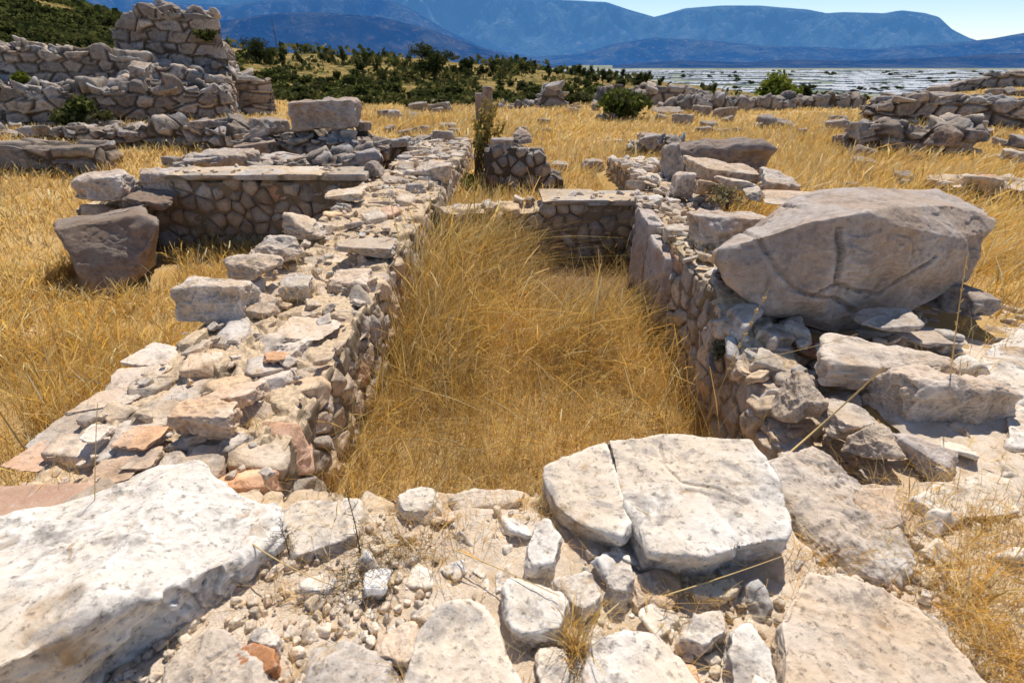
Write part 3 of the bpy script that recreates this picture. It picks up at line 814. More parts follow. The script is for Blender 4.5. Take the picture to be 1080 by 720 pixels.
def build_stones():
    W, S, Gy, B = M_WHITE, M_STONE, M_GREY, M_BLOCK
    # ---- foreground
    hull_stone('boulder', 'largest pale boulder filling the bottom left corner, ochre stained', 
        [G(200, 488, .10), G(225, 497, .10), G(75, 526, .14), G(0, 574, .18), G(-110, 580, .16), G(285, 540, .06), G(283, 566, .06), G(252, 588, .10), G(170, 602, .20), G(110, 644, .25), G(30, 690, .29), G(-80, 735, .30),
         *[(p[0] + .02, p[1] + .05, -.14) for p in (G(252, 588, .10), G(170, 602, .20), G(110, 644, .25), G(30, 690, .29), G(-80, 735, .30))], G(283, 575, -.06), G(70, 560, -.1), G(-140, 600, -.1)], W, sub=7, sharp=90, rough=.62, pits=.012, seed=7, chips=2, flake=1.5)
    slab('stone_slab', 'flat pinkish slab at the left edge above the corner boulder', [(-70, 508), (60, 505), (104, 508), (100, 525), (50, 560), (-70, 600)], .035, .14, M_PINK, sub=6, sharp=24, rough=.2)
    slab('stone', 'long white edge stone lying against the right end of the corner boulder', [(284, 536), (300, 523), (340, 519), (376, 521), (386, 535), (376, 562), (345, 577), (296, 590)], .03, .16, W, rough=.6, sharp=24)
    slab('stone', 'small white block on the room edge behind the dead weed', [(420, 522), (440, 512), (464, 514), (466, 533), (448, 541), (424, 538)], .03, .12, W, rough=.75, sharp=24)
    slab('stone', 'low buff stone on the room edge right of the small white block', [(470, 520), (500, 514), (556, 517), (552, 528), (510, 534), (474, 534)], -.01, .12, S, rough=.7, tint=(1.2, 1.15, 1.08))
    slab('stone_slab', 'great white slab in the middle foreground with shaded front edge', [(643, 463, .08), (700, 459, .075), (790, 468, .08), (814, 496, .10), (833, 546, .13), (829, 562, .13), (790, 576, .14), (744, 586, .15), (692, 582, .14), (671, 552, .115), (654, 520, .10), (648, 490, .09)], .10, .20, W,
         sub=7, sharp=80, rough=.42, pits=.006, spread=.99, under=.06, seed=21, chips=0, flake=1.6, cracks=[([G(700, 462, .13), G(715, 500, .15), G(790, 520, .17)], .005, .012, 2)])
    slab('stone_slab', 'left broken-off piece of the great white slab, split by a crack', [(574, 492, .06), (606, 478, .065), (641, 464, .075), (646, 490, .085), (650, 520, .09), (667, 550, .11), (656, 567, .10), (612, 556, .07), (588, 540, .05), (577, 520, .05)], .07, .18, W, sub=6, rough=.45, sharp=60, spread=.98, under=.05, chips=1, flake=1.5, seed=22)
    slab('boulder', 'lumpy grey-white rock wedged beyond the great white slab', [(800, 482), (850, 464), (886, 472), (912, 505), (950, 545), (985, 600), (930, 612), (850, 575), (818, 520)], .045, .22, W, sub=7, rough=1.05, sharp=10, pits=.02, tint=(.84, .82, .82))
    slab('stone_slab', 'flat buff speckled slab in the bottom right foreground', [(826, 618), (856, 598), (880, 600), (970, 640), (1045, 716), (1080, 770), (860, 790), (836, 700)], .09, .22, W, sub=7, rough=.5, sharp=60, pits=.010, flake=1.7, tint=(.92, .84, .76))
    slab('stone', 'big white pointed stone at the bottom edge left of centre', [(424, 720), (440, 665), (462, 634), (488, 621), (508, 634), (530, 668), (556, 716), (556, 770), (424, 770)], .085, .2, W, sub=6, rough=.6, sharp=30, tint=(1.05, 1.05, 1.05))
    slab('stone', 'white wedge stone with a dark left side below the great white slab', [(528, 602), (546, 597), (590, 618), (604, 628), (590, 662), (556, 668), (540, 662)], .08, .2, W, sub=6, rough=.6, sharp=30)
    slab('stone', 'small white stone touching the right side of the wedge stone', [(574, 607), (624, 604), (634, 628), (616, 642), (596, 634)], .05, .14, W, rough=.75, sharp=24)
    slab('stone', 'pale upright little stone at the lower left corner of the great slab', [(556, 574), (566, 549), (580, 547), (592, 566), (584, 596), (552, 600)], .075, .16, W, sub=6, rough=.65, sharp=24)
    slab('stone', 'broad white stone at the bottom edge right of the grass tuft', [(622, 664), (660, 655), (696, 659), (724, 686), (752, 728), (740, 780), (616, 780)], .08, .2, W, sub=6, rough=.6, sharp=30, tint=(1.05, 1.04, 1.03))
    slab('stone', 'narrow white sliver stone at the bottom edge left of the speckled slab', [(772, 664), (792, 655), (812, 684), (826, 735), (780, 745), (770, 706)], .06, .16, W, sub=6, rough=.65, sharp=24)
    slab('stone', 'small angular white stone above the narrow sliver stone', [(724, 650), (762, 640), (767, 665), (742, 680), (718, 670)], .05, .12, W, rough=.75, sharp=24)
    slab('stone', 'little white triangular stone left of the grass tuft', [(564, 690), (586, 674), (600, 690), (600, 720), (570, 724)], .045, .12, W, rough=.75, sharp=24)
    slab('stone', 'rusty orange stone near the bottom left beside the corner boulder', [(245, 690), (262, 676), (288, 682), (292, 702), (262, 716)], .05, .1, M_RED, rough=.8)
    slab('stone', 'small white stone just above the rusty orange stone', [(254, 668), (272, 658), (296, 666), (291, 680), (266, 680)], .05, .1, W, rough=.7)
    slab('boulder', 'rough grey rock at the bottom edge below the corner boulder', [(150, 694), (188, 660), (238, 654), (262, 672), (250, 700), (286, 730), (280, 790), (140, 790)], .06, .2, W, sub=7, rough=1.0, sharp=10, pits=.02, tint=(.8, .79, .8))
    slab('stone', 'flat grey stone between rusty stone and big pointed stone', [(300, 690), (350, 668), (412, 690), (420, 730), (380, 780), (300, 780)], .02, .16, W, sub=6, rough=.9, tint=(.78, .75, .73))
    slab('stone', 'pale low stone left of the big pointed stone', [(395, 662), (436, 650), (450, 672), (430, 700), (396, 690)], .03, .14, S, rough=.8, tint=(1.25, 1.12, 1.0))
    slab('stone', 'knobbly little grey stone under the front edge of the great slab', [(640, 602), (660, 596), (672, 612), (660, 624), (642, 620)], .06, .12, S, rough=1.0)
    slab('stone', 'thin flat cream flake below the shaded edge of the great slab', [(728, 616), (772, 606), (784, 616), (768, 628), (736, 628)], .03, .06, W, rough=.4, tint=(1.0, .93, .78))
    slab('stone', 'buff broken stone between the great slab and the broad white stone', [(662, 600), (700, 596), (720, 610), (706, 640), (672, 640)], .02, .14, S, rough=.9, tint=(1.2, 1.1, 1.0))
    slab('stone', 'white flat stone at right edge among dry tufts', [(962, 524), (990, 506), (1046, 492), (1082, 508), (1076, 540), (1004, 548)], .03, .16, W, sub=6, rough=.65, sharp=24)
    slab('stone', 'grey ribbed stone between lumpy rock and right rubble wall', [(900, 516), (940, 508), (962, 520), (956, 552), (924, 560)], .04, .2, S, sub=6, rough=.8, tint=(1.1, 1.06, 1.04))
    slab('stone', 'small white stone in the dry tufts at the right edge', [(996, 566), (1012, 560), (1022, 572), (1006, 580)], .0, .1, W)
    slab('stone', 'bleached flat patch of rock at the right edge beside the path tufts', [(1036, 372), (1080, 340), (1130, 350), (1130, 430), (1062, 420)], .02, .14, W, sub=6, rough=.65, sharp=24)
    slab('stone', 'second bleached flat rock below the first at the right edge', [(1060, 432), (1130, 424), (1130, 480), (1066, 470)], .0, .14, W, sub=6, rough=.65, sharp=24)

    # ---- great boulder on the right wall
    def ln(y, *p): return [D(a, b, y) for a, b in p]
    CR_B = [(ln(3.1, (880, 240), (868, 290), (845, 300), (872, 308), (905, 330)), .013, .03, 1), (ln(3.1, (868, 290), (930, 312), (990, 270)), .012, .024, 1), (ln(3.1, (800, 250), (825, 295), (845, 300)), .012, .02, 1)]
    hull_stone('boulder', 'huge grey boulder resting on the right rubble wall',
        [D(763, 262, 3.16), D(762, 284, 3.12), D(770, 298, 3.10), D(800, 320, 3.10), D(838, 340, 3.12), D(892, 358, 3.12), D(965, 325, 3.2), D(1024, 298, 3.28), D(1060, 240, 3.32), D(1050, 226, 3.6), D(900, 196, 4.15), D(862, 203, 4.05), D(985, 197, 4.3), D(1030, 212, 4.2),
         D(876, 300, 2.93), D(800, 236, 3.5), D(826, 242, 3.10), D(882, 229, 3.06), D(965, 221, 3.12), D(1040, 233, 3.24), (1.7, 4.1, .15), (2.9, 4.2, .15), (3.3, 3.9, .25)], M_BLOCK, sub=7, sharp=140, rough=.40, pits=.012, seed=33, flake=1.0, chips=4, cracks=CR_B, tint=(.98, .95, .94))
    chunk('stone_block', 'tilted grey block with a sunlit top left of the great boulder', (727, 214, 806, 292), B, y=4.35, d=.55, boxy=.8, sub=6, seed=51, tint=(1.15, 1.12, 1.1))
    chunk('stone', 'flat pale stone forming the top of the right wall end below the great boulder', (853, 352, 1012, 424), S, y=2.5, d=.34, boxy=.6, sub=6, seed=52, rough=.9, tint=(1.15, 1.1, 1.05))
    chunk('boulder', 'lumpy sunlit boulder at the near end of the right wall', (918, 374, 1062, 474), S, y=2.22, d=.34, boxy=.5, sub=7, seed=53, rough=1.0, tint=(1.15, 1.1, 1.06))
    chunk('stone', 'upright brownish stone below the lumpy sunlit boulder', (894, 440, 952, 514), S, zb=-.12, d=.25, boxy=.3, sub=6, seed=54)
    chunk('stone', 'greyish stone right of the upright brownish stone at the wall foot', (948, 456, 1004, 524), S, zb=-.12, d=.25, boxy=.3, sub=6, seed=55, tint=(.95, .95, 1.0))
    chunk('stone', 'tall rounded brown stone set in the end of the right wall', (816, 388, 868, 462), S, y=2.22, d=.26, boxy=.3, sub=6, seed=56, tint=(.95, .88, .8))
    chunk('stone', 'slanting stone between tall brown stone and upright brownish stone', (862, 416, 920, 468), S, y=2.1, d=.3, boxy=.3, sub=6, seed=57)
    chunk('stone', 'buff stone filling the hole between lumpy rock and greyish stone at the wall foot', (908, 478, 966, 520), S, zb=-.10, d=.26, boxy=.3, sub=6, seed=301, tint=(1.05, 1.0, .94))
    chunk('stone', 'bluish grey stone tucked under the great boulder', (908, 322, 962, 356), S, y=2.85, d=.25, boxy=.4, seed=58, tint=(.95, 1.0, 1.08))
    chunk('stone', 'flat bluish stone right of the stone tucked under the great boulder', (940, 344, 1004, 366), S, y=2.8, d=.3, boxy=.4, seed=59, tint=(.95, .98, 1.05))
    chunk('stone', 'dark stone in the shadow at the right foot of the great boulder', (990, 294, 1046, 346), B, y=3.2, d=.4, boxy=.4, seed=60, tint=(.8, .75, .72))
    chunk('stone', 'brown angular stone under the left part of the great boulder', (786, 336, 842, 388), S, y=2.86, d=.3, boxy=.4, seed=61, tint=(.9, .85, .8))
    chunk('stone', 'reddish small stone beneath the lowest point of the great boulder', (836, 354, 872, 382), M_RED, y=2.78, d=.2, boxy=.4, seed=62, tint=(.7, .75, .8))
    chunk('stone', 'long low pale rock bedded on the wall behind the great boulder', (798, 200, 872, 216), S, y=5.0, d=.5, boxy=.5, sub=6, seed=63, tint=(1.1, 1.05, 1.0))
    # ---- right middle distance
    chunk('stone_block', 'largest dark grey squared block standing in the meadow right of centre', (704, 141, 806, 204), B, y=7.7, d=.75, boxy=.88, sub=6, seed=64, tint=(.62, .58, .57))
    chunk('stone_block', 'narrow rough block against the left side of the largest squared block', (699, 148, 722, 196), B, y=7.5, d=.5, boxy=.6, seed=65, tint=(.85, .82, .8))
    chunk('stone', 'long rounded pale stone lying in front of the largest squared block', (724, 164, 800, 196), S, y=6.5, d=.55, boxy=.4, sub=6, seed=66, tint=(1.1, 1.05, 1.0))
    chunk('stone', 'pale slanted block at the right end of the stone cluster', (797, 176, 842, 214), S, y=6.1, d=.5, boxy=.6, sub=6, seed=67, tint=(1.0, .97, .95))
    chunk('stone', 'brown faced stone at the left of the cluster before the squared block', (731, 184, 764, 212), S, y=5.9, d=.4, boxy=.5, seed=68, tint=(.8, .72, .66))
    chunk('stone', 'small pale wedge in the middle of the cluster before the squared block', (757, 184, 796, 204), S, y=6.0, d=.4, boxy=.4, seed=69, tint=(1.1, 1.06, 1.0))
    chunk('stone', 'small grey stone below the pale wedge of the cluster', (783, 196, 806, 213), S, y=5.7, d=.3, boxy=.3, seed=70)
    chunk('stone', 'tilted pale stone on the left edge of the right wall below the cluster', (706, 178, 730, 212), S, y=6.2, d=.35, boxy=.5, seed=71, tint=(1.05, 1, .98))
    chunk('stone_block', 'square block lying alone in the meadow between stub and right wall', (612, 166, 637, 184), B, ground=True, d=.45, boxy=.85, seed=72)
    chunk('stone', 'flat pale stone in the grass left of the right wall stones', (655, 186, 690, 197), S, ground=True, d=.5, boxy=.6, seed=73, tint=(1.1, 1.0, .92))
    chunk('stone', 'squarish stone on the heap at the meadow end of the right wall', (674, 139, 697, 162), B, y=12.6, d=.6, boxy=.7, seed=74, tint=(.9, .86, .84))
    chunk('stone', 'flat stone just behind the masonry stub', (580, 169, 601, 183), B, ground=True, d=.4, boxy=.8, seed=75)
    chunk('stone', 'low dark stone in the grass under the yellow-green bush', (804, 124, 838, 136), Gy, ground=True, d=.8, boxy=.5, seed=76)
    chunk('stone', 'small dark block behind the largest squared block', (752, 135, 772, 142), Gy, ground=True, d=.4, boxy=.8, seed=77)
    chunk('stone', 'weathered block at left end of the dark row in golden grass', (895, 126, 918, 148), Gy, y=12.6, d=.7, boxy=.5, seed=78)
    chunk('stone_block', 'dark square block at right end of the dark row in golden grass', (1006, 132, 1037, 156), Gy, y=11.8, d=.8, boxy=.75, seed=79, tint=(.85, .8, .78))
    chunk('stone', 'tapered brown block left of the dark square end block', (983, 132, 1008, 160), Gy, y=11.6, d=.6, boxy=.5, seed=80, tint=(.9, .78, .7))
    chunk('stone', 'low flat pale stone in front of the dark row in golden grass', (990, 151, 1034, 166), S, ground=True, d=.6, boxy=.5, seed=81)
    chunk('stone_block', 'dark block cut off by the right edge above a pale one', (1068, 140, 1110, 162), Gy, y=11, d=.8, boxy=.6, seed=82)
    chunk('stone_block', 'pale block cut off by the right edge beneath a dark one', (1062, 156, 1110, 180), S, y=10.6, d=.8, boxy=.6, seed=83)
    chunk('stone', 'flat slab of stone on the far rim left of the round shrub', (690, 112, 720, 122), Gy, ground=True, d=1.2, boxy=.7, seed=84)
    chunk('stone', 'low stone bar in the meadow right of the round shrub', (625, 145, 668, 152), B, ground=True, d=.5, boxy=.8, seed=85)
    # ---- left wall
    L = [
        ('big rounded grey boulder on the outer edge of the left wall', (186, 287, 274, 346), dict(zb=-.02, d=.34, boxy=.5, chips=3, sub=7, seed=90, rough=.9, tint=(1.2, 1.18, 1.16))),
        ('grey rounded stone behind the big rounded boulder on the left wall', (232, 262, 300, 310), dict(zb=.02, d=.34, boxy=.15, chips=1, sub=6, seed=491, tint=(1.1, 1.08, 1.06))),
        ('pale rounded stone third from the big boulder along the outer edge', (261, 243, 322, 284), dict(zb=.02, d=.36, boxy=.1, chips=6, sub=6, seed=92, tint=(1.15, 1.13, 1.1))),
        ('mottled stone farther along the outer edge of the left wall', (296, 222, 344, 256), dict(zb=.05, d=.36, boxy=.15, sub=6, seed=93, tint=(1.1, 1.08, 1.05))),
        ('long pale cream stone lying across the left wall', (340, 195, 386, 214), dict(zb=.1, d=.4, boxy=.4, sub=6, seed=94, tint=(1.3, 1.24, 1.12))),
        ('small dark round stone perched on the left wall beside the slab-topped wall', (381, 167, 405, 187), dict(zb=.12, d=.35, boxy=.2, sub=5, seed=95, tint=(.62, .58, .56))),
        ('square pale block on the inner edge of the left wall', (345, 280, 396, 332), dict(zb=-.16, d=.42, boxy=.7, sub=6, seed=96, tint=(1.2, 1.14, 1.08))),
        ('low pale block on the inner edge below the square pale one', (338, 330, 390, 364), dict(zb=-.16, d=.4, boxy=.7, sub=6, seed=97, tint=(1.2, 1.15, 1.1))),
        ('flat white stone near the square pale block of the left wall', (292, 334, 356, 364), dict(zb=0, d=.34, boxy=.6, sub=6, seed=98, tint=(1.35, 1.3, 1.25))),
        ('thin pinkish flake on the left wall above the white inner stone', (277, 371, 302, 384), dict(zb=.02, d=.12, boxy=.5, sub=5, seed=99, tint=(1.15, .85, .65))),
        ('white stone on the inner edge with its shaded face to the room', (290, 352, 330, 402), dict(zb=-.12, d=.34, boxy=.6, sub=6, seed=101, tint=(1.3, 1.26, 1.22))),
        ('white slanting stone on the inner edge below the thin pinkish flake', (266, 388, 306, 434), dict(zb=-.12, d=.32, boxy=.55, sub=6, seed=102, tint=(1.28, 1.24, 1.2))),
        ('cracked pinkish block right of the squarish pink one on the left wall', (220, 398, 278, 444), dict(zb=-.02, d=.22, boxy=.6, sub=6, seed=103, tint=(1.3, 1.12, .98))),
        ('squarish pink and grey block on the near part of the left wall', (186, 415, 256, 470), dict(zb=-.02, d=.22, boxy=.65, sub=6, seed=104, tint=(1.25, 1.1, .96))),
        ('white stone just behind the corner boulder at the near end of the left wall', (194, 466, 246, 520), dict(zb=-.1, d=.28, boxy=.5, sub=6, seed=105, tint=(1.35, 1.3, 1.25))),
        ('flat white stone stepping out on the outer edge of the left wall, uppermost', (140, 364, 190, 388), dict(zb=-.03, d=.3, boxy=.55, sub=6, seed=106, tint=(1.3, 1.27, 1.25))),
        ('flat white stone on the outer edge below the uppermost one', (110, 388, 170, 418), dict(zb=-.05, d=.3, boxy=.55, sub=6, seed=107, tint=(1.3, 1.27, 1.25))),
        ('flat white stone on the outer edge above the broad grey slab', (88, 410, 146, 440), dict(zb=-.05, d=.28, boxy=.55, sub=6, seed=108, tint=(1.25, 1.22, 1.2))),
        ('broad flat grey slab on the outer edge near the pinkish slab', (50, 436, 125, 472), dict(zb=-.04, d=.34, boxy=.6, sub=6, seed=109)),
        ('small white triangular flake on the near left wall', (88, 446, 114, 472), dict(zb=.02, d=.14, boxy=.5, sub=5, seed=110, tint=(1.5, 1.45, 1.4))),
        ('flat pinkish tile-like stone on the near left wall', (122, 450, 174, 478), dict(zb=.02, d=.2, boxy=.6, sub=6, seed=111, tint=(1.3, 1.02, .82))),
        ('brownish flat stone just above the corner boulder', (96, 485, 148, 512), dict(zb=.0, d=.2, boxy=.5, sub=6, seed=112, tint=(1.05, .88, .74))),
        ('small grey stone left of the white near-end stone', (142, 470, 172, 498), dict(zb=.0, d=.2, boxy=.5, sub=5, seed=113, tint=(1.05, 1, .96))),
        ('pink flat stone at the outer near corner of the left wall', (22, 470, 66, 494), dict(zb=-.03, d=.25, boxy=.6, sub=6, seed=114, tint=(1.2, .95, .8))),
        ('narrow grey flat stone between the broad grey slab and the pinkish tile', (98, 464, 140, 484), dict(zb=.0, d=.2, boxy=.5, sub=5, seed=115)),
        ('buff low stone in the middle of the left wall near the pale inner blocks', (248, 306, 296, 340), dict(zb=.0, d=.3, boxy=.4, sub=6, seed=116, tint=(1.0, .93, .86))),
        ('dusty grey block in the middle of the left wall', (296, 288, 332, 320), dict(zb=.02, d=.3, boxy=.5, sub=6, seed=117)),
        ('flat grey stone on the inner edge where the left wall is widest in view', (360, 246, 420, 276), dict(zb=.04, d=.45, boxy=.5, sub=6, seed=118)),
        ('rounded pale stone on the inner edge left of the dead meadow weed', (436, 166, 480, 196), dict(zb=.02, d=.7, boxy=.4, sub=6, seed=119, tint=(1.1, 1.06, 1.02))),
    ]
    for lab, box, kw in L:
        chunk('stone', lab, box, S, **kw)
    # ---- left of the wall
    hull_stone('stone_block', 'dark brown leaning block half buried in grass at the left', [D(58, 243, 5.9), D(150, 226, 6.1), D(168, 236, 6.0), D(152, 292, 5.7), D(112, 316, 5.6), D(88, 308, 5.6), D(70, 262, 5.75), D(62, 232, 6.5), D(150, 218, 6.7), D(165, 280, 6.5), D(100, 300, 6.5)], B, sub=6, sharp=60, rough=.30, seed=120, tint=(.60, .55, .51), chips=3, flake=1.6)
    chunk('stone_block', 'pale leaning squared block perched on the corner left of the slab-topped wall', (84, 177, 144, 222), B, y=7.1, d=.6, boxy=.8, sub=6, seed=121, tint=(1.25, 1.2, 1.15))
    chunk('stone_block', 'pale squared block at the left end of the slab-topped wall', (151, 175, 189, 206), B, y=7.4, d=.5, boxy=.75, sub=6, seed=122, tint=(1.15, 1.1, 1.06))
    chunk('stone', 'dark rough stone between the two pale squared blocks', (136, 198, 184, 224), B, y=7.0, d=.5, boxy=.4, sub=6, seed=123, tint=(.6, .54, .5))
    chunk('stone', 'flat grey stone lying on the dark leaning block', (98, 214, 150, 238), B, y=6.6, d=.5, boxy=.5, sub=6, seed=124, tint=(.75, .7, .68))
    chunk('boulder', 'dark brown rock in the grass at the left edge', (-60, 300, 34, 390), B, zb=-.9, d=.7, boxy=.3, sub=6, seed=125, tint=(.55, .46, .38))
    chunk('stone', 'bleached stone in the grass right of the dark rock at the left edge', (22, 344, 50, 362), S, ground=True, d=.3, boxy=.4, seed=126, tint=(1.3, 1.15, 1.0))
    chunk('stone', 'grey flat stone behind the slab-topped wall, left one', (190, 162, 234, 178), B, y=8.9, d=.6, boxy=.5, seed=127)
    chunk('stone_block', 'pale flat topped block behind the slab-topped wall', (214, 155, 270, 184), B, y=9.2, d=.7, boxy=.7, sub=6, seed=128, tint=(1.1, 1.06, 1.02))
    chunk('boulder', 'grey ball-shaped stone on the rubble left of the big pale block', (267, 122, 301, 148), B, y=12.0, d=.7, boxy=.2, seed=129, tint=(.85, .83, .82))
    chunk('stone', 'dark flat sill stone under the ball-shaped stone', (248, 146, 292, 164), B, y=11.6, d=.6, boxy=.8, seed=130, tint=(.75, .66, .6))
    chunk('stone_block', 'big pale rectangular block on rubble at upper left centre', (307, 101, 382, 141), B, y=12.1, d=.9, boxy=.9, sub=6, seed=131, tint=(.95, .9, .88))
    chunk('stone', 'flat ledge stone in front of the rubble under the big pale block', (278, 160, 346, 180), B, y=10, d=.7, boxy=.6, seed=132)
    chunk('stone_block', 'small cube-like block at the far end of the left wall', (456, 136, 480, 156), B, y=11.9, d=.4, boxy=.9, seed=133, tint=(.95, .9, .88))
    chunk('stone', 'low round stone left of the cube-like block', (412, 142, 434, 158), B, y=11.7, d=.5, boxy=.4, seed=134)
    chunk('stone', 'low mottled stone just left of the cube-like block', (438, 142, 456, 156), B, y=12, d=.4, boxy=.4, seed=135)
    chunk('stone_block', 'pale cube in the meadow left of the tall pillar', (409, 115, 424, 130), B, ground=True, d=.5, boxy=.9, seed=136, tint=(1.1, 1.05, 1.0))
    chunk('stone_block', 'grey block in the meadow right of the pale cube', (430, 107, 450, 119), Gy, ground=True, d=.8, boxy=.6, seed=137)
    chunk('stone', 'low grey stone behind the pale cube in the meadow', (428, 117, 442, 126), Gy, ground=True, d=.6, boxy=.5, seed=138)
    chunk('stone_block', 'grey block right of the big pale block', (376, 126, 391, 140), B, y=12.6, d=.5, boxy=.8, seed=139, tint=(.8, .76, .74))
    chunk('stone_block', 'fallen block leaning on the face of the fortress wall', (136, 64, 160, 87), Gy, y=19.4, d=.8, boxy=.75, tilt=(.3, .2), seed=140, tint=(1.2, 1.15, 1.1))
    chunk('stone_block', 'dark block row stone under the small green bush by the fortress wall', (127, 133, 154, 146), Gy, y=14.2, d=.7, boxy=.8, seed=141)
    chunk('stone_block', 'square block standing in the line of tumbled stones before the fortress', (204, 124, 226, 139), Gy, y=13.9, d=.7, boxy=.8, seed=142, tint=(1.1, 1.0, .95))
    # stub of masonry: round stone on top, squared block beside it
    chunk('boulder', 'round stone balanced on the top of the masonry stub', (541, 134, 561, 153), B, y=8.9, d=.34, boxy=.25, seed=143, tint=(.9, .86, .84))
    chunk('stone_block', 'squared grey block set on the left half of the masonry stub', (516, 142, 543, 168), B, y=8.8, d=.5, boxy=.85, seed=144, tint=(.85, .82, .8))
    # pillar
    PY = float(GT(511, 131)[0][0][1]); p = empty('stone_pillar', D(511, 128, PY)); tag(p, 'slim split grey stone pillar standing in the meadow behind the tall weed', 'pillar')
    for (x0, y0, x1, y1), lab, sd in (((502, 97, 512, 130), 'left half, slightly lower', 1), ((510, 90, 519, 130), 'right half, taller', 2)):
        a = D(x0, y1, PY); b = D(x1, y0, PY)
        P = [(x, y, z) for x in (a[0], b[0]) for y in (PY - .15, PY + .15) for z in (-.7, b[2] - .03)] + [((a[0] + b[0]) / 2, PY, b[2])]
        hull_stone('shaft', lab, P, Gy, sub=5, sharp=26, rough=.3, parent=p, seed=200 + sd, tint=(.85, .83, .82))

def scatter_blocks():
    rg = np.random.default_rng(42)
    me = []
    for k in range(8):
        ax = np.array([1.0, .8, .62]) * rg.uniform(.8, 1.1, 3)
        N = np.array([[1, 0, 0], [-1, 0, 0], [0, 1, 0], [0, -1, 0], [0, 0, 1], [0, 0, -1]], float) + rg.normal(scale=.13, size=(6, 3)); N /= np.linalg.norm(N, axis=1, keepdims=True)
        V, T = rock_surface(N, np.abs(N * ax).max(1), ax, 4, 700 + k, 22, .8, chips=4)
        me.append(mesh('stone_block', V * .3, T, np.tile(np.array([*(stone_tint(1, rg, .7, 1.0)[0]), 1]), (len(V), 1)), True, (M_GREY,)))
    for (x0, y0, x1, y1, n, lo, hi, where) in ((255, 112, 480, 160, 34, 6, 15, 'left of the tall pillar'), (520, 112, 700, 150, 14, 5, 12, 'around the round green shrub'), (690, 108, 900, 150, 22, 6, 16, 'below the yellow-green bush'), (890, 100, 1078, 205, 26, 7, 18, 'near the right edge'), (0, 130, 260, 185, 22, 7, 16, 'below the fortress wall')):
        for _ in range(n):
            px, py = rg.uniform(x0, x1), rg.uniform(y0, y1)
            p = GT(px, py)[0][0]
            if p[1] > 40 or blocked(np.array([p[0]]), np.array([p[1]]))[0]: continue
            s = rg.uniform(lo, hi) * .62 / FPX * (p[1] * CP - (p[2] - CAMZ) * SP) / .3
            o = link('stone_block', me[rg.integers(8)], None, (p[0], p[1], h1(p[0], p[1]) + .10 * s + .05)); o.scale = (s, s, s * rg.uniform(.7, 1)); o.rotation_euler = (rg.normal(0, .12), rg.normal(0, .12), rg.uniform(0, 6.28))
            tag(o, 'weathered grey block scattered in the grass ' + where, 'stone', 'blocks scattered in the grass ' + where)

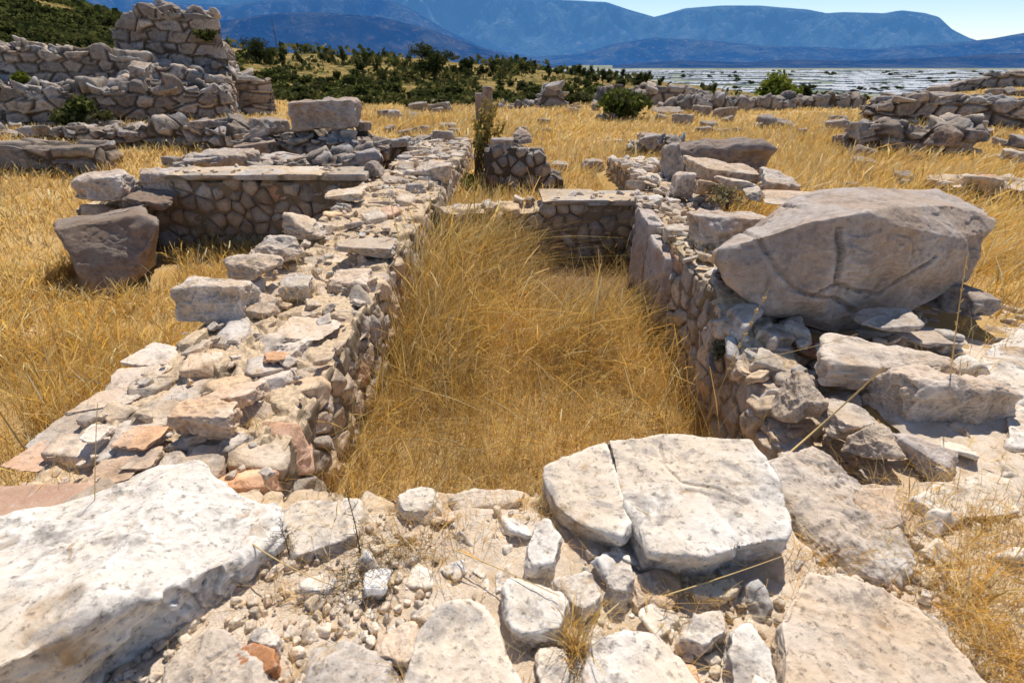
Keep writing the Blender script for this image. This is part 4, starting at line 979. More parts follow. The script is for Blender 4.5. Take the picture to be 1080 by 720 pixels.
def build_gravel():
    rg = np.random.default_rng(5)
    # loose earth on the wall top
    n, m = 330, 150
    X, Y = np.meshgrid(np.linspace(-2.4, 3.4, n), np.linspace(.1, 1.64, m), indexing='ij')
    P = np.stack([X, Y, 0 * X], -1).reshape(-1, 3)
    Z = (-.022 + .035 * fbm(P * 3.1, 4, 4) + .014 * fbm(P * 16, 4, 6)).reshape(X.shape)
    Z -= .16 * sstep(1.46, 1.64, Y + .05 * fbm(P * 5, 2, 9).reshape(X.shape)) * (X < 1.5)
    Z += .03 * sstep(1.4, 2.2, X)
    i, j = np.meshgrid(np.arange(n - 1), np.arange(m - 1), indexing='ij'); q = i * m + j
    T = np.stack([q, q + m, q + m + 1, q + 1], -1).reshape(-1, 4)
    tag(link('earth', mesh('earth', np.stack([X, Y, Z], -1).reshape(-1, 3), T, None, True, (M_EARTH,))), kind='structure')
    # stony earth running on to the right
    n, m = 170, 170
    X, Y = np.meshgrid(np.linspace(1.95, 4.4, n), np.linspace(.2, 3.6, m), indexing='ij')
    P = np.stack([X, Y, 0 * X], -1).reshape(-1, 3)
    edge = sstep(4.4, 3.6, X + .3 * fbm(P * 2, 3, 14).reshape(X.shape)) * sstep(3.6, 3.0, Y + .3 * fbm(P * 2, 3, 15).reshape(X.shape))
    Z = height(X, Y) - .05 + edge * .065 + (.04 * fbm(P * 3.1, 4, 4) + .014 * fbm(P * 16, 4, 6)).reshape(X.shape)
    i, j = np.meshgrid(np.arange(n - 1), np.arange(m - 1), indexing='ij'); q = i * m + j
    T = np.stack([q, q + m, q + m + 1, q + 1], -1).reshape(-1, 4)
    tag(link('earth', mesh('earth', np.stack([X, Y, Z], -1).reshape(-1, 3), T, None, True, (M_EARTH,))), kind='structure')
    mb = MB()
    protos = []
    for k in range(8):
        r = np.random.default_rng(k); ax = r.uniform(.5, 1, 3)
        N = np.vstack([r.normal(size=(5, 3)), np.eye(3) + r.normal(scale=.2, size=(3, 3)), -np.eye(3) + r.normal(scale=.2, size=(3, 3))]); N /= np.linalg.norm(N, axis=1, keepdims=True)
        protos.append(rock_surface(N, np.linalg.norm(N * ax, axis=1) * r.uniform(.6, .95, 11), ax, 3, 40 + k, 60, .5, chips=2))
    N = 15000
    x = rg.uniform(-2.3, 3.2, N); y = rg.uniform(.2, 1.6, N)
    cl = fbm(np.stack([x * 2.2, y * 2.2, 0 * x], 1), 3, 61)
    s = .004 + .026 * rg.random(N) ** 3.0
    keep = rg.random(N) < sstep(-.5, .45, cl)
    for a, b, c in zip(x[keep], y[keep], s[keep]):
        V, T = protos[rg.integers(8)]
        R = np.array(Matrix.Rotation(rg.uniform(0, 6.28), 3, 'Z') @ Matrix.Rotation(rg.uniform(-.5, .5), 3, 'X'))
        t = rg.choice([0, 0, 0, 1, 1, 2])
        col = ((1.0, .97, .93), (.9, .85, .79), (1.0, .86, .74))[t]
        z = -.022 + .035 * fbm(np.array([[a * 3.1, b * 3.1, 0]]), 4, 4)[0]
        mb.add(V @ R.T * c + (a, b, z + .3 * c - .16 * sstep(1.46, 1.64, b) * (a < 1.5)), T, np.array([*(np.array(col) * rg.uniform(.75, 1.1)), 1]))
    # loose stones of hand size
    ex = [(f[0], f[1], max(f[2], f[3])) for f in FOOT]
    me = []
    for k, (V, T) in enumerate(ROCKP[:8]):
        me.append(mesh('rubble_stone', V * .05, T, np.tile(np.array([*(stone_tint(1, rg, .8, 1.0)[0] * 1.0), 1]), (len(V), 1)), True, (M_WHITE,)))
    n = 0
    for _ in range(900):
        x, y = rg.uniform(-1.0, 1.9), rg.uniform(.42, 1.5)
        if x > .9 + .5 * y and rg.random() < .6: continue
        if any((x - a) ** 2 + (y - b) ** 2 < (c * .85 + .02) ** 2 for a, b, c in ex): continue
        s = .024 + .05 * rg.random() ** 2
        o = link('rubble_stone', me[rg.integers(8)], None, (x, y, -.03 + .25 * s)); s /= .05; o.scale = (s, s, s * .9); s *= .05; o.rotation_euler = (rg.normal(0, .4), rg.normal(0, .4), rg.uniform(0, 6.28))
        tag(o, 'small pale angular stone among the loose rubble on the foreground earth', 'stone', 'loose rubble stones in the foreground')
        ex.append((x, y, s)); n += 1
        if n >= 95: break
    for _ in range(400):
        x, y = rg.uniform(1.75, 3.4), rg.uniform(1.3, 3.0)
        if any((x - a) ** 2 + (y - b) ** 2 < (c * .85 + .02) ** 2 for a, b, c in ex) or x < 2.35 and y > 1.95: continue
        s = .03 + .07 * rg.random() ** 2
        o = link('rubble_stone', me[rg.integers(8)], None, (x, y, h1(x, y) + .005 + .2 * s)); o.scale = (s / .05, s / .05, s / .055); o.rotation_euler = (rg.normal(0, .4), rg.normal(0, .4), rg.uniform(0, 6.28))
        tag(o, 'pale loose stone on the stony ground right of the ruined right wall', 'stone', 'loose stones right of the right wall')
        ex.append((x, y, s)); n += 1
        if n >= 140: break
    o = mb.build('gravel', M_WHITE, None, (0, 0, 0), smooth=True)
    tag(o, 'pale gravel and chips of limestone strewn over the earth in the foreground', 'gravel', kind='stuff')
# ------------------------------------------------------------------ vegetation
def GT(px, py):
    """points of the terrain seen at the given pixels"""
    px = np.atleast_1d(np.asarray(px, float)); py = np.atleast_1d(np.asarray(py, float))
    a, b, c = ray(px, py)
    t = np.geomspace(2.0, 9000, 700)
    X = a[:, None] * t; Y = np.broadcast_to(b, a.shape)[:, None] * t if np.ndim(b) else b * t[None, :]
    Z = CAMZ + (c[:, None] if np.ndim(c) else c) * t
    below = Z < height(X, np.broadcast_to(Y, X.shape))
    k = np.where(below.any(1), below.argmax(1), -1)
    tt = t[k]
    P = np.stack([a * tt, b * tt, CAMZ + c * tt], 1)
    return P, k > 0

WALLRECT = [(-2.2, -1.08, 1.2, 11.3), (-3.3, 2.2, .2, 1.72), (1.38, 2.36, 1.9, 6.8), (-1.1, 1.6, 6.22, 6.78), (-5.0, -2.0, 7.2, 7.8), (1.6, 2.7, 6.6, 10.7), (-.25, 1.1, 8.5, 9.3)]
def blocked(x, y):
    m = np.zeros(len(x), bool)
    for a, b, c, d in WALLRECT: m |= (x > a) & (x < b) & (y > c) & (y < d)
    for cx, cy, rx, ry, zt in FOOT:
        m |= ((x - cx) / (rx * .95 + .01)) ** 2 + ((y - cy) / (ry * .95 + .01)) ** 2 < 1
    return m

def blades(P, L, lean, W, C0, C1, S=3, head=None, rg=RNG):
    n = len(P)
    ang = rg.uniform(0, 2 * np.pi, n)
    side = np.stack([np.cos(ang), np.sin(ang), 0 * ang], 1)
    V = np.zeros((n, S + 1, 2, 3)); C = np.zeros((n, S + 1, 2, 4)); C[..., 3] = 1
    ln = np.linalg.norm(lean, axis=1)
    for j in range(S + 1):
        t = j / S
        w = W * (1 - .8 * t)
        if head is not None: w = np.where(head & (j == S - 1), W * 1.9, w)
        if head is not None: w = np.where(head & (j == S), W * .9, w)
        zz = L * (t - .38 * np.minimum(ln, 1.3) * t * t)
        off = np.hstack([lean * (L * t ** 1.6)[:, None], zz[:, None]])
        c = P + off
        V[:, j, 0] = c - side * (w / 2)[:, None]; V[:, j, 1] = c + side * (w / 2)[:, None]
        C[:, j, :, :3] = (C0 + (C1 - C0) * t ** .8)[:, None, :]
    base = (np.arange(n) * (S + 1) * 2)[:, None]
    T = []
    for j in range(S):
        a, b, c, d = 2 * j, 2 * j + 1, 2 * j + 2, 2 * j + 3
        T.append(base + np.array([[a, b, d]])); T.append(base + np.array([[a, d, c]]))
    return V.reshape(-1, 3), np.vstack(T), C.reshape(-1, 4)

GOLD = np.array([[1.0, .625, .15], [1.0, .725, .28], [1.0, .56, .10], [1.0, .87, .56], [.80, .47, .16]])
GOLD_P = np.array([.36, .28, .16, .14, .06])
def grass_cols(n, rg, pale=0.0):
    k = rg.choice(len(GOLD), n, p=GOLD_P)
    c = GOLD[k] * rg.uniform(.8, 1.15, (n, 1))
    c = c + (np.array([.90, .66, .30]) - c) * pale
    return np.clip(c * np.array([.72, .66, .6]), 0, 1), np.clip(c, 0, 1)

def grass_object(name, label, sets):
    mb = MB()
    for s in sets: mb.add(*s)
    o = mb.build(name, M_GRASS)
    tag(o, label, 'grass', kind='stuff'); return o

def build_grass():
    rg = np.random.default_rng(77)
    # --- the room
    def bare_(x, y): return np.exp(-((x - .75) ** 2 / .5 + (y - 5.45) ** 2 / .55)) * 1.2
    def room(n, lo, hi, w, ybias, ls=1.0, pl=0.0):
        x = rg.uniform(-1.10, 1.42, n); y = 1.68 + (6.2 - 1.68) * rg.random(n) ** ybias
        Q = np.stack([x * 1.5, y * 1.5, 0 * x], 1)
        d = fbm(Q, 3, 91)
        bare = np.exp(-((x - .75) ** 2 / .5 + (y - 5.45) ** 2 / .55))
        keep = (rg.random(n) < (.95 + .6 * d) * (1 - .90 * np.clip(bare * 1.35, 0, 1))) & ~blocked(x, y)
        x, y, d = x[keep], y[keep], d[keep]; n = len(x)
        edge = .25 * np.exp(-((x + .95) / .25) ** 2) * sstep(3.5, 5.5, y) + .2 * sstep(5.4, 6.1, y) * (x < .3)
        L = (lo + (hi - lo) * rg.random(n) ** 1.4) * (1 + .5 * d + edge * 1.6) * (1 - .72 * np.clip(np.exp(-((x - .75) ** 2 / .5 + (y - 5.3) ** 2 / .9)), 0, 1))
        z = height(x, y) - .01
        fl = np.stack([fbm(np.stack([x * 1.3, y * 1.3, 0 * x], 1), 2, 95), fbm(np.stack([x * 1.3, y * 1.3, 0 * x + 9], 1), 2, 96)], 1)
        lean = fl * .55 * ls + rg.normal(0, .58 * ls, (n, 2)) + np.array([.15, -.1])
        c0, c1 = grass_cols(n, rg, pl)
        br = (np.clip(bare_(x, y), 0, 1) * .8)[:, None]; c0 = c0 + (np.array([.30, .20, .10]) - c0) * br; c1 = c1 + (np.array([.40, .27, .14]) - c1) * br
        g = .9 + .28 * fbm(np.stack([x * 2.2, y * 2.2, 0 * x + 3], 1), 2, 97)
        W = w * rg.uniform(.7, 1.4, n) * np.clip(y / 3, .75, 2)
        return blades(np.stack([x, y, z], 1), L, lean, W, c0 * g[:, None], c1 * g[:, None], 4, rg.random(n) < .10, rg)
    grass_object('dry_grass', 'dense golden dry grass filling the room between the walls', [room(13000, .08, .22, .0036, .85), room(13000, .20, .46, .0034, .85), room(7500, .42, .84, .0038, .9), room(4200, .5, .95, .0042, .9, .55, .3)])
    # --- the meadow
    def meadow(n, r0, r1, lo, hi, wk, S, az0=-54, az1=54, dens=1.0, pale=0.0, wmin=.003):
        r = np.exp(rg.uniform(math.log(r0), math.log(r1), n)); a = np.radians(rg.uniform(az0, az1, n))
        x, y = r * np.sin(a), r * np.cos(a)
        inroom = (x > -1.3) & (x < 1.7) & (y < 6.3)
        d = fbm(np.stack([x * .5, y * .5, 0 * x], 1), 4, 55)
        bare = np.exp(-((x + 3.9) ** 2 / .5 + (y - 4.75) ** 2 / .05)) + .8 * np.exp(-((x - 2.9) ** 2 / .35 + (y - 2.4) ** 2 / .5))
        keep = ~inroom & ~blocked(x, y) & (rg.random(n) < (.95 + .8 * d) * dens * (1 - np.clip(bare, 0, 1))) & (x + 0 * y > -99)
        keep &= ~((x > 1.6) & (y < 1.75) & (rg.random(n) < .45))
        x, y, d, r = x[keep], y[keep], d[keep], r[keep]; n = len(x)
        z = height(x, y) - .02
        ye = np.interp(x / np.maximum(y, 1), [-.6, -.1, .4], [25, 24, 31])
        k2 = y < ye + 4
        near_right = np.where((x > 1.5) & (y < 3.2), .42, 1.0)
        x, y, z, d, r, near_right = x[k2], y[k2], z[k2], d[k2], r[k2], near_right[k2]; n = len(x)
        L = (lo + (hi - lo) * rg.random(n) ** 1.3) * (1 + .6 * d) * near_right
        wind = np.stack([fbm(np.stack([x * .4, y * .4, 0 * x], 1), 2, 65), fbm(np.stack([x * .4, y * .4, 0 * x + 9], 1), 2, 66)], 1)
        lean = wind * .45 + rg.normal(0, .36, (n, 2)) + np.array([.28, -.10])
        pl = np.clip(pale + .25 * fbm(np.stack([x * .8, y * .8, 0 * x + 4], 1), 3, 67), 0, .8)
        c0, c1 = grass_cols(n, rg)
        c1 = c1 + (np.array([.95, .74, .40]) - c1) * pl[:, None]
        W = np.maximum(wmin, r * wk) * rg.uniform(.7, 1.4, n)
        return blades(np.stack([x, y, z], 1), L, lean, W, c0, c1, S, rg.random(n) < .12, rg)
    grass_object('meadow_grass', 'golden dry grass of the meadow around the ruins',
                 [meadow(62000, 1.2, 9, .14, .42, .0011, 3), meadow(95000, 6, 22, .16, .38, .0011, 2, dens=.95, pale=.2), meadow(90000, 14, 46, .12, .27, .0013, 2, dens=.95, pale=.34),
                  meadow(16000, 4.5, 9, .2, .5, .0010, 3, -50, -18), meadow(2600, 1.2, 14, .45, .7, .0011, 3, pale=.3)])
    # --- tufts on the wall tops and on the earth in front
    sets = []
    def tuft(px, py, z, n, L, spread=.05, pale=0.1, w=.0028, fl=.6):
        c = G(px, py, z)
        P = c + np.hstack([rg.normal(0, spread, (n, 2)), np.zeros((n, 1))])
        c0, c1 = grass_cols(n, rg, pale)
        sets.append(blades(P, L * rg.uniform(.4, 1.1, n), rg.normal(0, fl, (n, 2)), np.full(n, w), c0, c1, 4, rg.random(n) < .1, rg))
    for px, py, z, n, L, s in [(570, 540, -.02, 60, .12, .04), (470, 560, -.02, 50, .22, .08), (430, 590, -.03, 60, .2, .1), (360, 560, -.03, 40, .16, .08), (520, 560, -.03, 40, .14, .06),
                               (735, 625, .0, 60, .10, .05), (860, 596, .0, 70, .12, .05), (905, 590, .0, 40, .1, .04), (330, 640, -.03, 45, .14, .08), (600, 690, -.03, 30, .12, .04), (700, 640, 0, 30, .08, .04),
                               (225, 505, -.02, 25, .10, .04), (70, 500, .0, 40, .12, .05), (205, 450, .02, 24, .09, .05), (270, 450, 0, 30, .14, .04), (330, 290, .08, 60, .18, .1), (300, 320, .08, 60, .16, .12), (360, 265, .1, 60, .16, .12), (285, 345, .05, 40, .14, .08),
                               (320, 300, .08, 40, .14, .2), (400, 225, .12, 50, .16, .2), (430, 190, .14, 60, .18, .25), (240, 370, .03, 40, .12, .15), (180, 400, .02, 30, .1, .15),
                               (745, 275, .3, 40, .16, .08), (815, 250, .3, 90, .24, .14), (720, 260, .25, 40, .16, .1), (700, 235, .2, 40, .16, .12), (1010, 400, .0, 110, .18, .09), (1040, 360, 0, 60, .2, .1),
                               (1000, 470, -.1, 50, .14, .06), (925, 560, -.0, 60, .1, .06)]:
        tuft(px, py, z, n, L, s)
    for k in range(95):                      # loose tufts spreading over the right foreground
        px, py = rg.uniform(925, 1110), rg.uniform(520, 730)
        if px < 925 + (py - 520) * .55: continue
        tuft(px, py, -.0, 34, rg.uniform(.08, .19), .06, rg.uniform(0, .25))
    # straw litter lying on the earth
    n = 3000
    x = rg.uniform(-1.0, 3.2, n); y = rg.uniform(.35, 1.7, n)
    P = np.stack([x, y, np.full(n, .0)], 1)
    nb = 1500; xb = rg.normal(.75, .5, nb).clip(-.9, 1.3); yb = rg.normal(5.4, .4, nb).clip(4.2, 6.1); ab = rg.uniform(0, 6.28, nb)
    bc = np.array([.34, .22, .11]) * rg.uniform(.5, 1.8, (nb, 1))
    sets.append(blades(np.stack([xb, yb, height(xb, yb) + .01], 1), rg.uniform(.08, .26, nb), np.stack([np.cos(ab), np.sin(ab)], 1) * rg.uniform(1.0, 2.3, (nb, 1)), np.full(nb, .005), bc, bc * 1.2, 2, None, rg))
    c0, c1 = grass_cols(n, rg, .3)
    an = rg.uniform(0, 6.28, n)
    sets.append(blades(P, rg.uniform(.03, .10, n), np.stack([np.cos(an), np.sin(an)], 1) * 2.4, np.full(n, .0022), c0, c1, 2, None, rg))
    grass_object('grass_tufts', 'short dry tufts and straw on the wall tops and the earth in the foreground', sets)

def tube(path, r0, r1, k=5):
    path = np.array(path, float); n = len(path)
    t = np.gradient(path, axis=0); t /= np.linalg.norm(t, axis=1, keepdims=True)
    ref = np.array([.3, .9, .2]); a = np.cross(t, ref); a /= np.linalg.norm(a, axis=1, keepdims=True); b = np.cross(t, a)
    r = np.linspace(r0, r1, n)
    an = np.arange(k) * 2 * np.pi / k
    V = path[:, None] + r[:, None, None] * (np.cos(an)[None, :, None] * a[:, None] + np.sin(an)[None, :, None] * b[:, None])
    i, j = np.meshgrid(np.arange(n - 1), np.arange(k), indexing='ij')
    p = i * k + j; q = i * k + (j + 1) % k
    T = np.concatenate([np.stack([p, q, q + k], -1).reshape(-1, 3), np.stack([p, q + k, p + k], -1).reshape(-1, 3)])
    return V.reshape(-1, 3), T

def leaves(lobes, n, size, cols, rg, elong=1.6):
    """leaf-sized triangles pairs spread through the volume of the lobes"""
    w = np.array([np.prod(l[1]) ** .67 for l in lobes]); k = rg.choice(len(lobes), n, p=w / w.sum())
    c = np.array([l[0] for l in lobes])[k]; r = np.array([l[1] for l in lobes])[k]
    u = rg.normal(size=(n, 3)); u /= np.linalg.norm(u, axis=1, keepdims=True)
    rad = rg.random(n) ** .38 * (1 + .18 * rg.normal(size=n))
    P = c + u * r * rad[:, None]
    a = rg.normal(size=(n, 3)); a /= np.linalg.norm(a, axis=1, keepdims=True)
    b = np.cross(a, rg.normal(size=(n, 3))); b /= np.linalg.norm(b, axis=1, keepdims=True)
    s = size * rg.uniform(.6, 1.3, n)[:, None]
    V = np.stack([P - a * s * elong / 2, P + b * s * .4, P + a * s * elong / 2, P - b * s * .4], 1).reshape(-1, 3)
    base = (np.arange(n) * 4)[:, None]
    T = np.vstack([base + [[0, 1, 2]], base + [[0, 2, 3]]])
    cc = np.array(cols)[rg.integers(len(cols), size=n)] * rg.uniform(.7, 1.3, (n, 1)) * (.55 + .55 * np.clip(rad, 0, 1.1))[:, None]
    C = np.repeat(np.hstack([cc, np.ones((n, 1))]), 4, axis=0)
    return V, T, C

GREEN_D = [(.058, .070, .020), (.080, .090, .028), (.105, .105, .036)]
GREEN_M = [(.125, .138, .036), (.17, .17, .05), (.085, .100, .028)]
GREEN_Y = [(.22, .25, .03), (.16, .20, .03), (.27, .27, .05)]
OLIVE = [(.13, .13, .045), (.18, .165, .06), (.09, .10, .035)]

def shrub(name, label, base, w, h, cols, n, size, seed, cat='shrub', group=None, lobes=6, stem=True, pointed=0.0, mat=None):
    rg = np.random.default_rng(seed)
    o = empty(name, base); tag(o, label, cat, group)
    L = []
    for k in range(lobes):
        a = rg.uniform(0, 6.28); q = rg.uniform(.15, .5) * (1 if k else 0)
        hz = rg.uniform(.3, .8)
        sc = (1 - pointed * (hz - .3))
        L.append((np.array([math.cos(a) * q * w * .8 * sc, math.sin(a) * q * w * .8 * sc, hz * h]), np.array([.30 * w * sc, .30 * w * sc, .26 * h]) * rg.uniform(.75, 1.2)))
    L.append((np.array([0, 0, h * .35]), np.array([.36 * w, .36 * w, .32 * h])))
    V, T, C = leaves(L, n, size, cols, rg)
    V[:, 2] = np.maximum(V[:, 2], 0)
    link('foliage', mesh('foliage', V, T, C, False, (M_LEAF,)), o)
    if stem:
        mb = MB()
        for k in range(5):
            e = L[k % len(L)][0]
            mb.add(*tube([(0, 0, -.05), e * .35 + (0, 0, .02), e * .9], .025 * w + .006, .006 * w + .002))
        link('stem', mesh('stem', *mb.arrays()[:2], None, True, (M_BARK,)), o)
    return o

def tree(name, label, base, w, h, cols, n, size, seed, group=None, trunk=.3, lobes=9):
    rg = np.random.default_rng(seed)
    o = empty(name, base); tag(o, label, 'tree', group)
    L = []
    for k in range(lobes):
        a = rg.uniform(0, 6.28); q = rg.uniform(.1, .55)
        hz = trunk + (1 - trunk) * rg.uniform(.15, .85)
        L.append((np.array([math.cos(a) * q * w * .7, math.sin(a) * q * w * .7, hz * h]), np.array([.26 * w, .26 * w, .17 * h]) * rg.uniform(.7, 1.25)))
    V, T, C = leaves(L, n, size, cols, rg)
    link('crown', mesh('crown', V, T, C, False, (M_LEAF,)), o)
    mb = MB()
    mb.add(*tube([(0, 0, -.3), (.02 * w, 0, h * .3), (0, .02 * w, h * .75)], .05 * w, .012 * w, 7))
    for k in range(6):
        e = L[k % len(L)][0]
        mb.add(*tube([(0, 0, h * trunk * .8), e * np.array([.5, .5, .8]), e], .02 * w, .005 * w, 5))
    link('trunk', mesh('trunk', *mb.arrays()[:2], None, True, (M_BARK,)), o)
    return o

def build_shrubs():
    def at(px, py, y=None):
        if y is not None: return D(px, py, y)
        return GT(px, py)[0][0]
    def sz(p, npx): return npx / FPX * (p[1] * CP - (p[2] - CAMZ) * SP)
    p = at(657, 132, 20.5); p[2] = h1(p[0], p[1]); shrub('shrub', 'round green leafy shrub alone in the golden meadow', p, sz(p, 50), sz(p, 30), GREEN_M + GREEN_Y[1:2], 1800, .16, 1, lobes=9)
    p = at(822, 104, 31); p[2] = h1(p[0], p[1]) - .3; shrub('shrub', 'bright yellow-green bush at the rim before the greenhouses', p, sz(p, 48), sz(p, 36), GREEN_Y, 2200, .2, 2, lobes=10, pointed=.8)
    p = at(849, 104, 33); p[2] = h1(p[0], p[1]) - .3; shrub('shrub', 'small dark sparse bush right beside the bright yellow-green bush', p, sz(p, 16), sz(p, 24), GREEN_D, 500, .2, 3, lobes=5)
    p = at(876, 100, 34); p[2] = h1(p[0], p[1]) - .3; shrub('shrub', 'low olive bush on the rim right of the yellow-green bush', p, sz(p, 34), sz(p, 15), OLIVE + GREEN_M[:1], 1200, .2, 4)
    p = at(908, 101, 35); p[2] = h1(p[0], p[1]) - .3; shrub('shrub', 'small dark bush on the rim before the middle of the greenhouses', p, sz(p, 16), sz(p, 12), GREEN_D, 500, .2, 5, lobes=4)
    p = at(79, 129, 17.2); shrub('shrub', 'green bush growing among tumbled stones below the fortress wall', p - np.array([0, 0, .15]), sz(p, 34), sz(p, 28), GREEN_M + GREEN_D[:1], 1500, .12, 6, lobes=8)
    p = at(110, 127, 17); shrub('shrub', 'small olive tuft right of the green bush below the fortress wall', p, sz(p, 20), sz(p, 10), OLIVE, 500, .1, 7, lobes=4)
    p = at(22, 88, 18.3); shrub('shrub', 'bright yellowish little bush on the fortress rubble at far left', p, sz(p, 16), sz(p, 11), GREEN_Y, 500, .12, 8, lobes=4)
    p = at(218, 44, 21.4); shrub('shrub', 'green plant rooted in the face of the fortress tower', p, sz(p, 18), sz(p, 10), OLIVE + GREEN_Y[1:2], 500, .1, 9, lobes=4, stem=False)
    p = at(98, 106, 24); 
    p = at(330, 108, 0.0 + 22); p[2] = h1(p[0], p[1]); 
    # tall dried weed by the end of the left wall
    rg = np.random.default_rng(8)
    b = D(503, 200, 9.3); b[2] = h1(b[0], b[1])
    o = empty('tall_weed', b); tag(o, 'tall yellowish dried weed with upright branches by the left wall end', 'plant')
    top = D(520, 106, 9.3); Hh = top[2] - b[2]
    mb = MB(); lf = []
    for k in range(26):
        s = rg.uniform(.45, 1.0); ex = (top[0] - b[0]) * s + rg.normal(.03, .12); ey = rg.normal(0, .14)
        path = [(rg.normal(0, .05), rg.normal(0, .05), 0), (ex * .35 + rg.normal(0, .05), ey * .4, Hh * s * .5), (ex, ey, Hh * s)]
        mb.add(*tube(path, .012, .004, 4), (.42, .27, .10, 1))
        for q in np.linspace(.35, 1, 12):
            a = np.array(path[1]) * (1 - q) * 2 * .5 + np.array(path[2]) * q
            lf.append((a, np.array([.05, .05, .07])))
    V, T, C = mb.arrays(); link('stem', mesh('stem', V, T, C, True, (M_LEAF,)), o)
    V, T, C = leaves(lf, 1500, .045, [(.62, .45, .12), (.52, .38, .09), (.75, .52, .17), (.44, .30, .08)], rg); link('foliage', mesh('foliage', V, T, C, False, (M_LEAF,)), o)
    shrub('weed', 'yellow-green leafy weed at the foot of the tall dried weed', D(498, 208, 8.6), .4, .45, [(.30, .28, .05), (.36, .3, .06), (.2, .22, .05)], 700, .05, 12, cat='plant', lobes=5)
    shrub('weed', 'small greyish weed growing out of the right wall stones', np.array(D(757, 385, 2.95)), .16, .22, [(.22, .22, .12), (.3, .28, .15), (.36, .3, .14)], 260, .018, 14, cat='plant', lobes=4)
    shrub('weed', 'pale dry weed on the stone cluster before the squared block', np.array(D(768, 216, 5.6)), .34, .22, [(.42, .33, .18), (.34, .30, .16), (.5, .4, .2)], 420, .03, 15, cat='plant', lobes=5)
    # dead weed in the foreground
    def twigs(name, label, base, hgt, n, spread, col, seed, r=.0022, main=True):
        rg = np.random.default_rng(seed); mb = MB()
        if main: mb.add(*tube([(0, 0, 0), (.004, 0, hgt * .5), (-.004, .004, hgt)], r * 1.2, r * .5, 5), (*col, 1))
        for k in range(n):
            z0 = rg.uniform(0, .85) * hgt if main else 0
            a = rg.uniform(0, 6.28); l = spread * rg.uniform(.3, 1)
            p0 = np.array([rg.normal(0, .002), rg.normal(0, .002), z0]) if main else np.array([rg.normal(0, spread * .4), rg.normal(0, spread * .25), 0])
            el = rg.uniform(.2, .9)
            p2 = p0 + l * np.array([math.cos(a), math.sin(a), el]); pm = (p0 + p2) / 2 + rg.normal(0, l * .12, 3)
            mb.add(*tube([p0, pm, p2], r * .6, r * .25, 4), (*(np.array(col) * rg.uniform(.8, 1.7)), 1))
            for q in range(3):
                s = p0 + (p2 - p0) * rg.uniform(.4, 1); e = s + rg.normal(0, l * .25, 3); e[2] = max(e[2], 0.0)
                mb.add(*tube([s, (s + e) / 2, e], r * .4, r * .2, 3), (*(np.array(col) * rg.uniform(.8, 2)), 1))
        o = mb.build(name, M_LEAF, None, (0, 0, 0)); o.location = base; tag(o, label, 'plant'); return o
    twigs('dead_weed', 'thin dark upright dead weed standing on the room edge', G(381, 588, -.03), .36, 16, .07, (.06, .04, .025), 1)
    twigs('dead_weed', 'low tangle of brown dead twigs on the earth left of centre', G(385, 618, -.03), .1, 75, .17, (.13, .085, .045), 2, r=.0020, main=False)
    twigs('dead_weed', 'straw coloured dry weed tangle on the earth behind the brown twigs', G(420, 575, -.03), .1, 60, .16, (.30, .19, .07), 3, r=.0018, main=False)
    twigs('dead_weed', 'small dark dry sprig beside the long white edge stone', G(305, 585, 0), .16, 18, .06, (.11, .07, .05), 4, r=.0018)
    # single stalks
    def stalk(name, label, p, r, col, ears, seed, earsize=.011):
        rg = np.random.default_rng(seed); p = np.array(p, float); b = p[0].copy()
        q = np.linspace(0, 1, 14)[:, None]
        path = (1 - q) ** 2 * p[0] + 2 * q * (1 - q) * p[1] + q * q * p[2]
        o = empty(name, b); tag(o, label, 'grass stalk')
        link('stem', mesh('stem', *tube(path - b, r, r * .6, 5), None, True, (STRAW,)), o)
        if ears:
            for e in range(ears):
                k = .5 + .5 * e / ears; c = path[int(k * 13)] - b + rg.normal(0, .003, 3)
                V, T = ico(1); d = rg.normal(size=3); d[2] = -abs(d[2]) - 1; d /= np.linalg.norm(d)
                R = np.array(Vector(d).to_track_quat('Z', 'Y').to_matrix())
                link('spikelet', mesh('spikelet', (V * np.array([.28, .28, 1.2]) * earsize) @ R.T + c, T, None, True, (STRAW,)), o)
        return o
    STRAW = plain_mat('straw', (.78, .56, .24), .7)
    stalk('grass_stalk', 'thick pale straw crossing diagonally before the right wall end', [G(832, 478, -.05), G(880, 440, .02) + (0, 0, .03), D(932, 387, 1.9)], .0055, 0, 0, 1)
    stalk('wild_oat_stalk', 'wild oat stalk with hanging pale ears left of the great boulder', [D(741, 455, 2.6), D(770, 380, 2.55), D(812, 302, 2.5)], .0026, 0, 34, 2, .014)
    stalk('grass_stalk', 'long thin straw rising above the great white slab to its left', [G(790, 600, .0), G(720, 560, .2), D(640, 520, 1.5)], .0022, 0, 0, 3)
    stalk('grass_stalk', 'thin straw with a bent tip rising before the right rubble end', [D(1000, 420, 2.3), D(1008, 340, 2.3), D(1020, 270, 2.25)], .0032, 0, 9, 4)
    stalk('grass_stalk', 'brown thin stalk standing on the near left wall', [D(100, 530, 1.4), D(100, 470, 1.45), D(103, 425, 1.5)], .0020, 0, 0, 5)
    stalk('grass_stalk', 'long straw lying from the great slab across the buff broken stone', [G(700, 628, .05), G(760, 610, .08), G(826, 586, .12)], .0022, 0, 0, 6)
    stalk('grass_stalk', 'long straw lying across the earth above the wedge stone', [G(480, 580, .02), G(530, 600, .10), G(590, 628, .10)], .0024, 0, 0, 7)
    stalk('grass_stalk', 'thin horizontal straw in front of the right wall under the boulder', [D(770, 384, 2.6), D(840, 372, 2.5), D(905, 352, 2.4)], .0024, 0, 0, 8)
    stalk('grass_stalk', 'pale straw leaning over the right side of the corner boulder', [G(262, 570, .1), G(300, 600, .12), G(360, 620, .02)], .0026, 0, 0, 9)
    # the tuft between the white stones at the bottom
    rg = np.random.default_rng(4)
